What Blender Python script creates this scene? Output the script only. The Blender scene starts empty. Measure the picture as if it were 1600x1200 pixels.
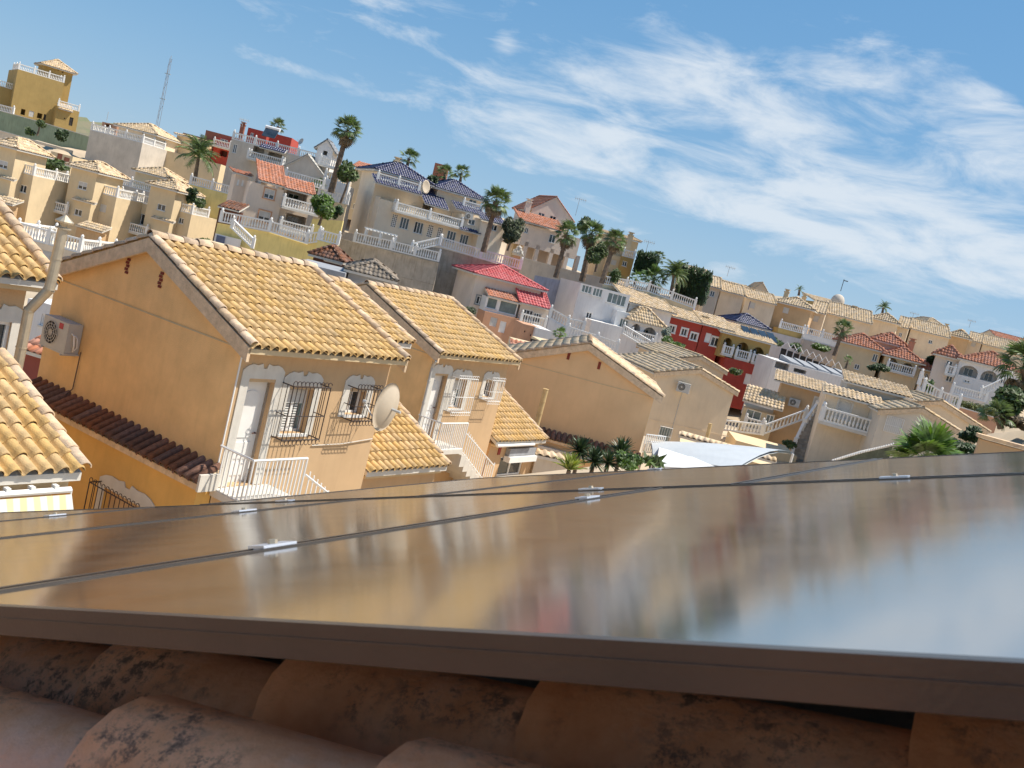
import bpy, math, random
from mathutils import Vector, Matrix
random.seed(7)
R_ = math.radians
scn = bpy.context.scene
COL = scn.collection
V = Vector
# ------------------------------------------------------------------ camera
FPX = 1478.0; PITCH = R_(-6.86); ROLL = R_(14.35)
CAM = V((0, 0, 9.0))
_f = V((0, math.cos(PITCH), math.sin(PITCH))); _u = V((0, -math.sin(PITCH), math.cos(PITCH))); _r = V((1, 0, 0))
CX = _r*math.cos(ROLL)+_u*math.sin(ROLL); CY = -_r*math.sin(ROLL)+_u*math.cos(ROLL)
cam = bpy.data.cameras.new('camera'); camo = bpy.data.objects.new('camera', cam); COL.objects.link(camo)
camo.matrix_world = Matrix(((CX.x, CY.x, -_f.x, 0), (CX.y, CY.y, -_f.y, 0), (CX.z, CY.z, -_f.z, 9.0), (0, 0, 0, 1)))
cam.sensor_width = 36; cam.lens = FPX/1600*36; cam.clip_start = .02; cam.clip_end = 8000
cam.dof.use_dof = True; cam.dof.focus_distance = 30; cam.dof.aperture_fstop = 20
scn.camera = camo
# ------------------------------------------------------------------ sun, exposure
SUN_AZ = 11.0; SUN_EL = 58.7
sl = bpy.data.lights.new('sun', 'SUN'); sl.energy = 3.7; sl.angle = R_(.53); sl.color = (1, .93, .82)
so = bpy.data.objects.new('sun', sl); COL.objects.link(so)
sd = V((math.cos(R_(SUN_AZ))*math.cos(R_(SUN_EL)), math.sin(R_(SUN_AZ))*math.cos(R_(SUN_EL)), math.sin(R_(SUN_EL))))
so.rotation_euler = (-sd).to_track_quat('-Z', 'Y').to_euler(); so.location = (40, 0, 80)
scn.view_settings.view_transform = 'Standard'; scn.view_settings.look = 'None'
scn.view_settings.exposure = 0.85; scn.view_settings.gamma = 1; scn.view_settings.use_curve_mapping = False

def ray(px, py):
    return (CX*((px-800)/FPX)-CY*((py-600)/FPX)+_f)
def at(px, py, D):
    d = ray(px, py); return CAM+d*(D/d.y)
def atz(px, py, z):
    d = ray(px, py); return CAM+d*((z-CAM.z)/d.z)
# ------------------------------------------------------------------ world: sky with thin streaky cloud
w = bpy.data.worlds.new('World'); scn.world = w; w.use_nodes = True
nt = w.node_tree; nt.nodes.clear(); N = nt.nodes.new; L = nt.links.new
out = N('ShaderNodeOutputWorld'); bg = N('ShaderNodeBackground'); bg.inputs[1].default_value = .15; L(bg.outputs[0], out.inputs[0])
sky = N('ShaderNodeTexSky'); sky.sky_type = 'NISHITA'; sky.sun_disc = False; sky.sun_elevation = R_(SUN_EL); sky.sun_rotation = R_(90-SUN_AZ)
sky.air_density = 1.0; sky.dust_density = .2; sky.ozone_density = 2.2
tc = N('ShaderNodeTexCoord')
def M(op, a, b=None, c=None):
    n = N('ShaderNodeMath'); n.operation = op
    for i, x in enumerate((a, b, c)):
        if x is None: continue
        if isinstance(x, (int, float)): n.inputs[i].default_value = x
        else: L(x, n.inputs[i])
    return n.outputs[0]
def dot(vec):
    n = N('ShaderNodeVectorMath'); n.operation = 'DOT_PRODUCT'; L(tc.outputs['Generated'], n.inputs[0]); n.inputs[1].default_value = vec; return n.outputs['Value']
blobs = []   # clouds at their own directions in the sky: px, py, angular half length, half height, tilt against the horizon, weight
for (px, py, a, b, t, wt) in ((1100, 270, .25, .065, -3, .46), (1350, 340, .20, .07, -5, .44), (850, 215, .13, .04, -4, .34), (1085, 100, .09, .035, -22, .50), (1180, 165, .07, .02, -25, .3), (1540, 215, .15, .03, -4, .5), (1330, 110, .09, .025, 4, .36), (510, 120, .075, .008, -3, .42), (620, 25, .055, .016, -6, .42), (400, 12, .03, .01, 0, .4), (790, 68, .014, .014, 0, .4), (1545, 148, .03, .01, 0, .4), (1560, 410, .13, .04, 0, .40), (940, 130, .05, .008, 0, .28), (250, 165, .12, .02, -4, .16)):
    c = ray(px, py).normalized(); e1 = V((c.y, -c.x, 0)).normalized(); e2 = e1.cross(c)*1.0
    e1b = e1*math.cos(R_(t))+e2*math.sin(R_(t)); e2b = -e1*math.sin(R_(t))+e2*math.cos(R_(t))
    q = M('ADD', M('POWER', M('DIVIDE', dot(e1b), a), 2), M('POWER', M('DIVIDE', M('ADD', dot(e2b), 0), b), 2))
    # e2b is tangent at c, so its dot is zero there
    g = M('MULTIPLY', M('EXPONENT', M('MULTIPLY', q, -1)), M('GREATER_THAN', dot(c), 0))
    blobs.append(M('MULTIPLY', g, wt))
s = blobs[0]
for b_ in blobs[1:]: s = M('MAXIMUM', s, b_) if False else M('ADD', s, b_)
s = M('MINIMUM', s, .72)
def noise(scale, det, rough, dist, sc3, off=(0, 0, 0)):
    mp = N('ShaderNodeMapping'); L(tc.outputs['Generated'], mp.inputs[0]); mp.inputs['Scale'].default_value = sc3; mp.inputs['Location'].default_value = off
    mp.inputs['Rotation'].default_value = (0, R_(6), 0)
    n = N('ShaderNodeTexNoise'); L(mp.outputs[0], n.inputs['Vector']); n.inputs['Scale'].default_value = scale; n.inputs['Detail'].default_value = det
    n.inputs['Roughness'].default_value = rough; n.inputs['Distortion'].default_value = dist; return n.outputs['Fac']
n1 = noise(8, 10, .62, .45, (1, 1, 3.4), (0, .3, 0)); n2 = noise(1.6, 3, .5, .2, (1, 1, 2.5), (3, 1, 2))
dens = M('ADD', M('ADD', s, M('MULTIPLY', M('SUBTRACT', n1, .5), 2.3)), M('MULTIPLY', M('SUBTRACT', n2, .5), .5))
mr = N('ShaderNodeMapRange'); mr.interpolation_type = 'SMOOTHSTEP'; L(dens, mr.inputs[0]); mr.inputs[1].default_value = .12; mr.inputs[2].default_value = 1.0; mr.inputs[3].default_value = 0; mr.inputs[4].default_value = .8
# thin milky veil low over the horizon, all round
sx = N('ShaderNodeSeparateXYZ'); L(tc.outputs['Generated'], sx.inputs[0])
veil = M('MULTIPLY', M('EXPONENT', M('MULTIPLY', M('MAXIMUM', sx.outputs[2], 0), -10)), .28)
fac = M('MAXIMUM', mr.outputs[0], veil)
# the whole sky softly compressed (camera-like highlight roll-off), same everywhere
dv = N('ShaderNodeVectorMath'); dv.operation = 'MULTIPLY_ADD'; L(sky.outputs[0], dv.inputs[0]); dv.inputs[1].default_value = (.22, .30, .31); dv.inputs[2].default_value = (1, 1, 1)
d2 = N('ShaderNodeVectorMath'); d2.operation = 'DIVIDE'; L(sky.outputs[0], d2.inputs[0]); L(dv.outputs[0], d2.inputs[1]); d3 = N('ShaderNodeVectorMath'); d3.operation = 'MULTIPLY'; L(d2.outputs[0], d3.inputs[0]); d3.inputs[1].default_value = (.43, .84, 1.22); skyc = d3.outputs[0]
mx = N('ShaderNodeMix'); mx.data_type = 'RGBA'; L(fac, mx.inputs['Factor']); L(skyc, mx.inputs['A']); mx.inputs['B'].default_value = (3.0, 3.2, 3.4, 1)
L(mx.outputs['Result'], bg.inputs[0])

# ------------------------------------------------------------------ materials
MAT = {}
def new_mat(name):
    m = bpy.data.materials.new(name); m.use_nodes = True
    return m, m.node_tree, m.node_tree.nodes['Principled BSDF']
def mat(name, col, rough=.8, var=.12, scale=3.0, bump=.15, bscale=60, metal=0, col2=None, streak=0, rand=0, spec=None, trans=0, detail=6):
    if name in MAT: return MAT[name]
    m, t, p = new_mat(name); n = t.nodes.new; l = t.links.new
    c = n('ShaderNodeTexCoord')
    nz = n('ShaderNodeTexNoise'); nz.inputs['Scale'].default_value = scale; nz.inputs['Detail'].default_value = detail; nz.inputs['Roughness'].default_value = .6; l(c.outputs['Object'], nz.inputs['Vector'])
    r = n('ShaderNodeValToRGB'); e = r.color_ramp.elements
    d = col2 or tuple(x*(1-var*2) for x in col); u = tuple(min(1, x*(1+var*.6)) for x in col)
    e[0].position = .32; e[0].color = (*d, 1); e[1].position = .68; e[1].color = (*u, 1); l(nz.outputs['Fac'], r.inputs[0])
    last = r.outputs[0]
    if streak:
        mp = n('ShaderNodeMapping'); mp.inputs['Scale'].default_value = (3.2, 3.2, .35); l(c.outputs['Object'], mp.inputs[0])
        s2 = n('ShaderNodeTexNoise'); s2.inputs['Scale'].default_value = 1.3; s2.inputs['Detail'].default_value = 7; s2.inputs['Roughness'].default_value = .65; l(mp.outputs[0], s2.inputs['Vector'])
        q = n('ShaderNodeMapRange'); q.inputs[1].default_value = .5; q.inputs[2].default_value = .8; q.inputs[3].default_value = 0; q.inputs[4].default_value = streak; l(s2.outputs['Fac'], q.inputs[0])
        x = n('ShaderNodeMix'); x.data_type = 'RGBA'; x.blend_type = 'MULTIPLY'; l(q.outputs[0], x.inputs['Factor']); l(last, x.inputs['A']); x.inputs['B'].default_value = (.52, .47, .42, 1); last = x.outputs['Result']
    if rand:
        g = n('ShaderNodeNewGeometry'); oi = n('ShaderNodeObjectInfo')
        a = n('ShaderNodeMath'); a.operation = 'ADD'; l(g.outputs['Random Per Island'], a.inputs[0]); l(oi.outputs['Random'], a.inputs[1])
        fr = n('ShaderNodeMath'); fr.operation = 'FRACT'; l(a.outputs[0], fr.inputs[0])
        h = n('ShaderNodeHueSaturation'); l(last, h.inputs['Color'])
        q1 = n('ShaderNodeMapRange'); l(fr.outputs[0], q1.inputs[0]); q1.inputs[3].default_value = 1-rand; q1.inputs[4].default_value = 1+rand*.7; l(q1.outputs[0], h.inputs['Value'])
        f2 = n('ShaderNodeMath'); f2.operation = 'MULTIPLY'; l(fr.outputs[0], f2.inputs[0]); f2.inputs[1].default_value = 7.31
        f3 = n('ShaderNodeMath'); f3.operation = 'FRACT'; l(f2.outputs[0], f3.inputs[0])
        q2 = n('ShaderNodeMapRange'); l(f3.outputs[0], q2.inputs[0]); q2.inputs[3].default_value = 1-rand*.9; q2.inputs[4].default_value = 1+rand*.3; l(q2.outputs[0], h.inputs['Saturation'])
        last = h.outputs[0]
    l(last, p.inputs['Base Color']); p.inputs['Roughness'].default_value = rough; p.inputs['Metallic'].default_value = metal
    if spec is not None: p.inputs['Specular IOR Level'].default_value = spec
    if bump:
        b = n('ShaderNodeTexNoise'); b.inputs['Scale'].default_value = bscale; b.inputs['Detail'].default_value = 4; l(c.outputs['Object'], b.inputs['Vector'])
        bp = n('ShaderNodeBump'); bp.inputs['Strength'].default_value = bump; bp.inputs['Distance'].default_value = .02; l(b.outputs['Fac'], bp.inputs['Height']); l(bp.outputs[0], p.inputs['Normal'])
    if trans:
        tr = n('ShaderNodeBsdfTranslucent'); l(last, tr.inputs[0]); ms = n('ShaderNodeMixShader'); ms.inputs[0].default_value = trans
        o = t.nodes['Material Output']; l(p.outputs[0], ms.inputs[1]); l(tr.outputs[0], ms.inputs[2]); l(ms.outputs[0], o.inputs[0])
    MAT[name] = m; return m
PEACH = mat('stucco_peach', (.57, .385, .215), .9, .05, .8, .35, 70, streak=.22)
GABLE = mat('stucco_side_shade_lift', (.92, .585, .26), .9, .07, 1.6, .5, 55, streak=.2, detail=12)  # missing fill light put into the colour: brighter, more orange than the peach front
VILLAW = mat('stucco_villa', (.82, .70, .54), .9, .05, .5, .2, 40, streak=.2)
OCHRE = mat('stucco_ochre', (.76, .45, .13), .9, .08, .9, .35, 70, streak=.2)
CREAM = mat('stucco_cream', (.70, .555, .35), .9, .06, .6, .2, 40, streak=.17)
BEIGE = mat('stucco_beige', (.76, .63, .47), .9, .07, .5, .2, 40, streak=.28)
PINKW = mat('stucco_pale_pink', (.74, .62, .51), .9, .06, .5, .2, 40, streak=.2)
GREYW = mat('stucco_grey', (.62, .55, .46), .9, .1, .5, .2, 40, streak=.35)
YELW = mat('stucco_yellow', (.43, .295, .105), .9, .06, .6, .2, 40, streak=.3)
LEMON = mat('stucco_lemon', (.84, .68, .27), .9, .08, .6, .2, 40, streak=.4)
WHITEW = mat('stucco_white', (.74, .71, .68), .85, .05, .5, .2, 40, streak=.35)
REDW = mat('stucco_deep_red', (.42, .06, .04), .85, .1, .5, .2, 40, streak=.2)
BRICKW = mat('stucco_brick_red', (.34, .13, .08), .85, .1, .5, .2, 40, streak=.3)
SALMW = mat('stucco_salmon', (.60, .33, .20), .9, .07, .5, .2, 40, streak=.3)
GREENW = mat('render_pale_green', (.30, .36, .24), .9, .1, .5, .2, 30, streak=.7)
TRIMP = mat('trim_sand', (.62, .48, .29), .85, .05, 2, .15, 50, streak=.2)
TRIM = mat('trim_offwhite', (.66, .62, .55), .8, .06, 2, .15, 50, streak=.25)
CONC = mat('concrete_weathered', (.46, .40, .33), .9, .18, 2.5, .5, 40, streak=.8)
STONE = mat('retaining_stone', (.52, .45, .36), .9, .12, 1.2, .6, 12, streak=.9, rand=.12)
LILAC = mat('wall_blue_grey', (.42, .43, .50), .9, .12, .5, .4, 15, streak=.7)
WHITE = mat('white_paint', (.80, .79, .76), .45, .03, 4, .04, 40)
BALW = mat('baluster_white', (.80, .78, .74), .7, .05, 4, .1, 40)
TILEY = mat('clay_tile_yellow', (.66, .425, .165), .85, .13, 9, .5, 60, rand=.14, col2=(.47, .31, .13), detail=10)
TILEO = mat('clay_tile_straw', (.74, .54, .32), .85, .16, 4, .4, 40, rand=.22)
TILER = mat('clay_tile_terracotta', (.56, .22, .12), .85, .14, 4, .3, 40, rand=.18)
TILEP = mat('clay_tile_raspberry', (.60, .10, .10), .6, .10, 4, .3, 40, rand=.12)
TILEB = mat('glazed_tile_cobalt', (.055, .06, .14), .35, .2, 4, .2, 40, rand=.3)
TILEK = mat('clay_tile_brown', (.25, .105, .055), .9, .25, 12, .6, 60, rand=.3)
CAPM = mat('clay_cap_pinkish', (.68, .48, .28), .9, .24, 9, .5, 50, rand=.2, col2=(.46, .33, .23))
MORTAR = mat('mortar_verge', (.74, .55, .36), .95, .12, 7, .6, 40, streak=.45)
GLASS = mat('window_glass', (.03, .04, .05), .08, .3, .8, 0, 1, spec=.9)
GLASSG = mat('window_glass_pale', (.16, .22, .22), .12, .3, .8, 0, 1, spec=.9)
DARK = mat('dark_interior', (.05, .045, .04), .9, .3, 1, 0, 1)
SHUT = mat('roller_shutter', (.66, .64, .60), .6, .05, 2, .05, 30)
IRON = mat('wrought_iron', (.045, .028, .024), .55, .2, 8, .2, 60)
BROWNM = mat('brown_paint', (.12, .045, .03), .6, .1, 5, .1, 40)
METAL = mat('galvanised_steel', (.58, .49, .36), .5, .12, 4, .05, 30, metal=.75)
ALU = mat('anodised_aluminium', (.62, .63, .66), .32, .04, 20, .03, 200, metal=.9)
GREYP = mat('grey_plastic', (.50, .49, .46), .5, .06, 4, .05, 30)
BLUET = mat('blue_tarp', (.02, .10, .55), .5, .12, 2, .3, 6)
WOODB = mat('brown_wood', (.13, .05, .03), .8, .2, 5, .3, 20)
DISHM = mat('dish_cream', (.52, .43, .32), .6, .04, 4, .05, 40)
EARTH = mat('dry_earth', (.54, .42, .29), .95, .2, .15, .4, 3, col2=(.36, .29, .20))
PAVE = mat('pale_paving', (.48, .44, .38), .9, .1, .6, .2, 20)
GREYR = mat('grey_roof', (.33, .34, .36), .8, .12, 1, .3, 20, streak=.4)
LEAF = mat('leaf_palm', (.15, .23, .06), .5, .3, 3, 0, 1, rand=.35, trans=.25)
LEAFB = mat('leaf_fresh', (.13, .24, .03), .5, .3, 3, 0, 1, rand=.35, trans=.3)
LEAFD = mat('leaf_dark', (.055, .11, .028), .6, .3, 3, 0, 1, rand=.4, trans=.15)
LEAFM = mat('leaf_mid', (.115, .185, .045), .6, .3, 3, 0, 1, rand=.4, trans=.2)
LEAFG = mat('leaf_olive', (.12, .15, .07), .6, .3, 3, 0, 1, rand=.4, trans=.2)
DEADF = mat('frond_dry', (.24, .17, .09), .9, .3, 3, 0, 1, rand=.3)
TRUNK = mat('palm_trunk', (.20, .145, .10), .95, .3, 3, .7, 9)
AWNY = None
def striped(name, a, b, freq):
    m, t, p = new_mat(name); n = t.nodes.new; l = t.links.new
    c = n('ShaderNodeTexCoord'); s_ = n('ShaderNodeSeparateXYZ'); l(c.outputs['Object'], s_.inputs[0])
    k = n('ShaderNodeMath'); k.operation = 'MULTIPLY'; k.inputs[1].default_value = freq; l(s_.outputs[0], k.inputs[0])
    f = n('ShaderNodeMath'); f.operation = 'FRACT'; l(k.outputs[0], f.inputs[0])
    g = n('ShaderNodeMath'); g.operation = 'GREATER_THAN'; g.inputs[1].default_value = .5; l(f.outputs[0], g.inputs[0])
    x = n('ShaderNodeMix'); x.data_type = 'RGBA'; l(g.outputs[0], x.inputs['Factor']); x.inputs['A'].default_value = (*a, 1); x.inputs['B'].default_value = (*b, 1); l(x.outputs['Result'], p.inputs['Base Color'])
    p.inputs['Roughness'].default_value = .85
    return m
AWNY = striped('awning_stripes', (.72, .62, .32), (.62, .62, .56), 5.5)
GINGHAM = mat('checked_curtain', (.62, .60, .56), .9, .05)

# ------------------------------------------------------------------ mesh helpers
class MB:
    def __init__(s): s.v = []; s.f = []
    def poly(s, pts):
        i = len(s.v); s.v += [tuple(p) for p in pts]; s.f.append(tuple(range(i, i+len(pts)))); return s
    def hexa(s, p):      # 8 corners: bottom 4 ccw, top 4 ccw
        i = len(s.v); s.v += [tuple(q) for q in p]
        for a in ((3, 2, 1, 0), (4, 5, 6, 7), (0, 1, 5, 4), (1, 2, 6, 5), (2, 3, 7, 6), (3, 0, 4, 7)): s.f.append(tuple(i+k for k in a))
        return s
    def box(s, x0, x1, y0, y1, z0, z1):
        return s.hexa([(x0, y0, z0), (x1, y0, z0), (x1, y1, z0), (x0, y1, z0), (x0, y0, z1), (x1, y0, z1), (x1, y1, z1), (x0, y1, z1)])
    def tube(s, pts, r, n=6, caps=True):
        pts = [V(p) for p in pts]; rs = r if isinstance(r, (list, tuple)) else [r]*len(pts); rings = []; prev = None
        for k, p in enumerate(pts):
            d = (pts[min(k+1, len(pts)-1)]-pts[max(k-1, 0)]).normalized()
            if prev is None: a = d.orthogonal().normalized()
            else: a = (prev-d*prev.dot(d)).normalized()
            prev = a; b = d.cross(a); base = len(s.v)
            for j in range(n):
                t = 2*math.pi*j/n; s.v.append(tuple(p+(a*math.cos(t)+b*math.sin(t))*rs[k]))
            rings.append(base)
        for k in range(len(rings)-1):
            for j in range(n): s.f.append((rings[k]+j, rings[k]+(j+1) % n, rings[k+1]+(j+1) % n, rings[k+1]+j))
        if caps:
            s.f.append(tuple(rings[0]+j for j in range(n))[::-1]); s.f.append(tuple(rings[-1]+j for j in range(n)))
        return s
    def lathe(s, c, prof, n=8):   # prof: (r,z)
        rings = []
        for (r, z) in prof:
            b = len(s.v); rings.append(b)
            for j in range(n):
                t = 2*math.pi*(j+.5)/n; s.v.append((c[0]+r*math.cos(t), c[1]+r*math.sin(t), c[2]+z))
        for k in range(len(rings)-1):
            for j in range(n): s.f.append((rings[k]+j, rings[k]+(j+1) % n, rings[k+1]+(j+1) % n, rings[k+1]+j))
        s.f.append(tuple(rings[-1]+j for j in range(n))); return s
    def mesh(s, name, m, smooth=False):
        me = bpy.data.meshes.new(name); me.from_pydata(s.v, [], s.f); me.materials.append(m)
        if smooth: me.polygons.foreach_set('use_smooth', [True]*len(me.polygons))
        return me
def link(name, me, parent=None, mtx=None):
    o = bpy.data.objects.new(name, me); COL.objects.link(o)
    if parent is not None: o.parent = parent
    if mtx is not None: o.matrix_local = mtx
    return o
BASES = []
class Thing:
    def __init__(s, name, label, cat, P, rz=0, zb=0, group=None, ground=True):
        s.P = V(P); s.rz = R_(rz); s.zb = zb; s.Rm = Matrix.Rotation(s.rz, 3, 'Z'); s.Ri = s.Rm.transposed(); s.D = s.P.y
        e = bpy.data.objects.new(name, None); COL.objects.link(e); e.empty_display_size = .3
        e.location = (s.P.x, s.P.y, s.P.z+zb); e.rotation_euler = (0, 0, s.rz); e['label'] = label; e['category'] = cat
        if group: e['group'] = group
        s.e = e
        if ground: BASES.append((s.P.x, s.P.y, s.P.z+zb))
    def w(s, p): return s.P+s.Rm@V(p)
    def l(s, q): return s.Ri@(V(q)-s.P)
    def add(s, mb, name, m, parent=None, smooth=False, stuff=False, label=None):
        me = mb.mesh(name, m, smooth) if isinstance(mb, MB) else mb
        o = link(name, me, parent if parent is not None else s.e)
        if parent is None: o.location = (0, 0, -s.zb)
        if stuff: o['kind'] = 'stuff'
        if label: o['label'] = label
        return o
    def face(s, ox=0, oy=0, ang=0): return Face(s, ox, oy, ang)
    def hz(s, px, py, z):      # local point on the horizontal plane z through a pixel
        d = ray(px, py); k = (s.P.z+z-CAM.z)/d.z; return s.l(CAM+d*k)
UH = V((math.cos(ROLL), math.sin(ROLL))); UV = V((math.sin(ROLL), -math.cos(ROLL)))
class Face:
    def __init__(s, T, ox, oy, ang):
        a = R_(ang); s.T = T; s.o = V((ox, oy, 0)); s.d = V((math.cos(a), math.sin(a), 0)); s.n = V((math.sin(a), -math.cos(a), 0))
    def pt(s, u, z, d=0): return s.o+s.d*u+s.n*d+V((0, 0, z))
    def px(s, px, py, d=0):
        r = ray(px, py); n = s.T.Rm@s.n; P = s.T.w(s.pt(0, 0, d)); k = (P-CAM).dot(n)/r.dot(n); q = s.T.l(CAM+r*k)-s.o
        return q.dot(s.d), q.z
    def win(s, kind, cx, cy, wp, hp, d=0, **k):
        a = s.px(cx-UH.x*wp/2, cy-UH.y*wp/2, d); b = s.px(cx+UH.x*wp/2, cy+UH.y*wp/2, d); t = s.px(cx+UV.x*hp/2, cy+UV.y*hp/2, d); u = s.px(cx-UV.x*hp/2, cy-UV.y*hp/2, d)
        return dict(kind=kind, s0=min(a[0], b[0]), s1=max(a[0], b[0]), z0=u[1], z1=t[1], **k)
    def rect(s, kind, tl, br, d=0, **k):
        a = s.px(*tl, d); b = s.px(*br, d); return dict(kind=kind, s0=a[0], s1=b[0], z0=b[1], z1=a[1], **k)
    def box(s, mb, u0, u1, z0, z1, d0, d1):
        p = s.pt; return mb.hexa([p(u0, z0, d1), p(u1, z0, d1), p(u1, z0, d0), p(u0, z0, d0), p(u0, z1, d1), p(u1, z1, d1), p(u1, z1, d0), p(u0, z1, d0)])
def W(kind, s0, s1, z0, z1, **k): return dict(kind=kind, s0=s0, s1=s1, z0=z0, z1=z1, **k)
REV = {'open': 1.6, 'arch': 1.5, 'loggia': 2.2}
def wallface(mb, F, s0, s1, z0, z1, holes):
    hs = [h for h in holes if h['s1'] > s0 and h['s0'] < s1]
    for h in hs:
        h['s0'] = max(h['s0'], s0+.03); h['s1'] = min(h['s1'], s1-.03); h['z0'] = max(h['z0'], z0+.03); h['z1'] = min(h['z1'], z1-.03)
    us = sorted({s0, s1, *[h['s0'] for h in hs], *[h['s1'] for h in hs]}); zs = sorted({z0, z1, *[h['z0'] for h in hs], *[h['z1'] for h in hs]})
    for a, b in zip(us, us[1:]):
        for c, d in zip(zs, zs[1:]):
            mu, mz = (a+b)/2, (c+d)/2
            if any(h['s0'] < mu < h['s1'] and h['z0'] < mz < h['z1'] for h in hs): continue
            mb.poly([F.pt(a, c), F.pt(b, c), F.pt(b, d), F.pt(a, d)])
    for h in hs:
        a, b, c, d = h['s0'], h['s1'], h['z0'], h['z1']; r = -h.get('rev', REV.get(h['kind'], .12)); P = F.pt
        mb.poly([P(a, c), P(b, c), P(b, c, r), P(a, c, r)]); mb.poly([P(a, c), P(a, c, r), P(a, d, r), P(a, d)]); mb.poly([P(b, c), P(b, d), P(b, d, r), P(b, c, r)])
        mb.poly([P(a, d), P(a, d, r), P(b, d, r), P(b, d)])
        if h['kind'] == 'arch':
            n = 8; R = (b-a)/2; hz = min(R, (d-c)*.6); cx = (a+b)/2
            for sgn in (-1, 1):
                pts = [(cx+sgn*R*math.cos(t*math.pi/2/n), d-hz+hz*math.sin(t*math.pi/2/n)) for t in range(n+1)]
                for (x0_, y0_), (x1_, y1_) in zip(pts, pts[1:]):
                    q = [P(x0_, y0_), P(x0_, d), P(x1_, d), P(x1_, y1_)]; mb.poly(q)
                    mb.poly([P(x0_, y0_), P(x1_, y1_), P(x1_, y1_, -.25), P(x0_, y0_, -.25)])
        if h['kind'] in ('open', 'loggia', 'arch') and h.get('back', True):
            mb.poly([P(a, c, r), P(b, c, r), P(b, d, r), P(a, d, r)])
def fit_out(T, F, h, par=None):
    """window, door or shutter that fills a hole"""
    k = h['kind']; a, b, c, d = h['s0'], h['s1'], h['z0'], h['z1']
    if k in ('open', 'arch', 'loggia'):
        if h.get('door', k != 'open') and b-a > .5:
            dd = -REV[k]; m = MB(); F.box(m, a+(b-a)*.25, b-(b-a)*.2, c+.05, c+(d-c)*.8, dd+.02, dd+.06); f = T.add(m, 'window', WHITE)
            m = MB(); F.box(m, a+(b-a)*.25+.08, a+(b-a)*.5, c+.12, c+(d-c)*.8-.08, dd+.062, dd+.075); F.box(m, a+(b-a)*.54, b-(b-a)*.2-.08, c+.12, c+(d-c)*.8-.08, dd+.062, dd+.075); T.add(m, 'pane', GLASS, f)
        return
    if k in ('win', 'blind', 'wing'):
        m = MB(); t = .06; nm = h.get('n', 2)
        F.box(m, a, b, c, c+t, -.11, -.04); F.box(m, a, b, d-t, d, -.11, -.04); F.box(m, a, a+t, c+t, d-t, -.11, -.04); F.box(m, b-t, b, c+t, d-t, -.11, -.04)
        for i in range(1, nm): x = a+(b-a)*i/nm; F.box(m, x-t*.6, x+t*.6, c+t, d-t, -.11, -.045)
        f = T.add(m, 'window', WHITE)
        top = d-t
        if k == 'blind':
            zz = c+(d-c)*.42; m = MB(); n = max(3, int((d-zz)/.09))
            for i in range(n): z = zz+(d-t-zz)*i/n; F.box(m, a+t, b-t, z, z+(d-t-zz)/n*.82, -.08, -.03)
            T.add(m, 'shutter', SHUT, f); top = zz
        m = MB(); F.box(m, a+t, b-t, c+t, top, -.1, -.085); T.add(m, 'pane', h.get('glass', GLASS), f)
        if h.get('trim'):
            m = MB(); F.box(m, a-.12, b+.12, d, d+.13, 0, .04); F.box(m, a-.12, a, c, d, 0, .04); F.box(m, b, b+.12, c, d, 0, .04); F.box(m, a-.15, b+.15, c-.1, c, 0, .08); T.add(m, 'window_surround', h['trim'])
        else:
            m = MB(); F.box(m, a-.08, b+.08, c-.07, c-.003, 0, .07); T.add(m, 'sill', TRIM, f)
    elif k == 'shut':
        m = MB(); n = max(4, int((d-c)/.1))
        for i in range(n): z = c+(d-c)*i/n; F.box(m, a, b, z, z+(d-c)/n*.8, -.1, -.05)
        F.box(m, a, b, c, d, -.119, -.1)
        f = T.add(m, 'shutter', SHUT)
        if h.get('trim'):
            m = MB(); F.box(m, a-.12, b+.12, d, d+.14, 0, .04); F.box(m, a-.12, a, c, d, 0, .04); F.box(m, b, b+.12, c, d, 0, .04); F.box(m, a-.15, b+.15, c-.1, c, 0, .08); T.add(m, 'window_surround', h['trim'])
    elif k == 'grid':
        m = MB(); F.box(m, a, b, c, d, -.119, -.11); f = T.add(m, 'lattice_backing', DARK); m = MB(); nx = 3; nz = max(4, int((d-c)/((b-a)/nx)))
        for i in range(nx+1): x = a+(b-a)*i/nx; F.box(m, x-.035, x+.035, c, d, -.1, -.02)
        for i in range(nz+1): z = c+(d-c)*i/nz; F.box(m, a, b, z-.035, z+.035, -.098, -.022)
        T.add(m, 'lattice', BALW)
    elif k == 'door':
        m = MB(); F.box(m, a, b, c, d, -.119, -.07); f = T.add(m, 'door', h.get('mat', WHITE)); m = MB(); F.box(m, a+(b-a)*.15, b-(b-a)*.15, c+(d-c)*.5, d-(d-c)*.1, -.07, -.055); T.add(m, 'door_panel', h.get('mat', WHITE), f)
    elif k == 'dark':
        m = MB(); F.box(m, a, b, c, d, -.119, -.1); T.add(m, 'vent', DARK)
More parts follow.
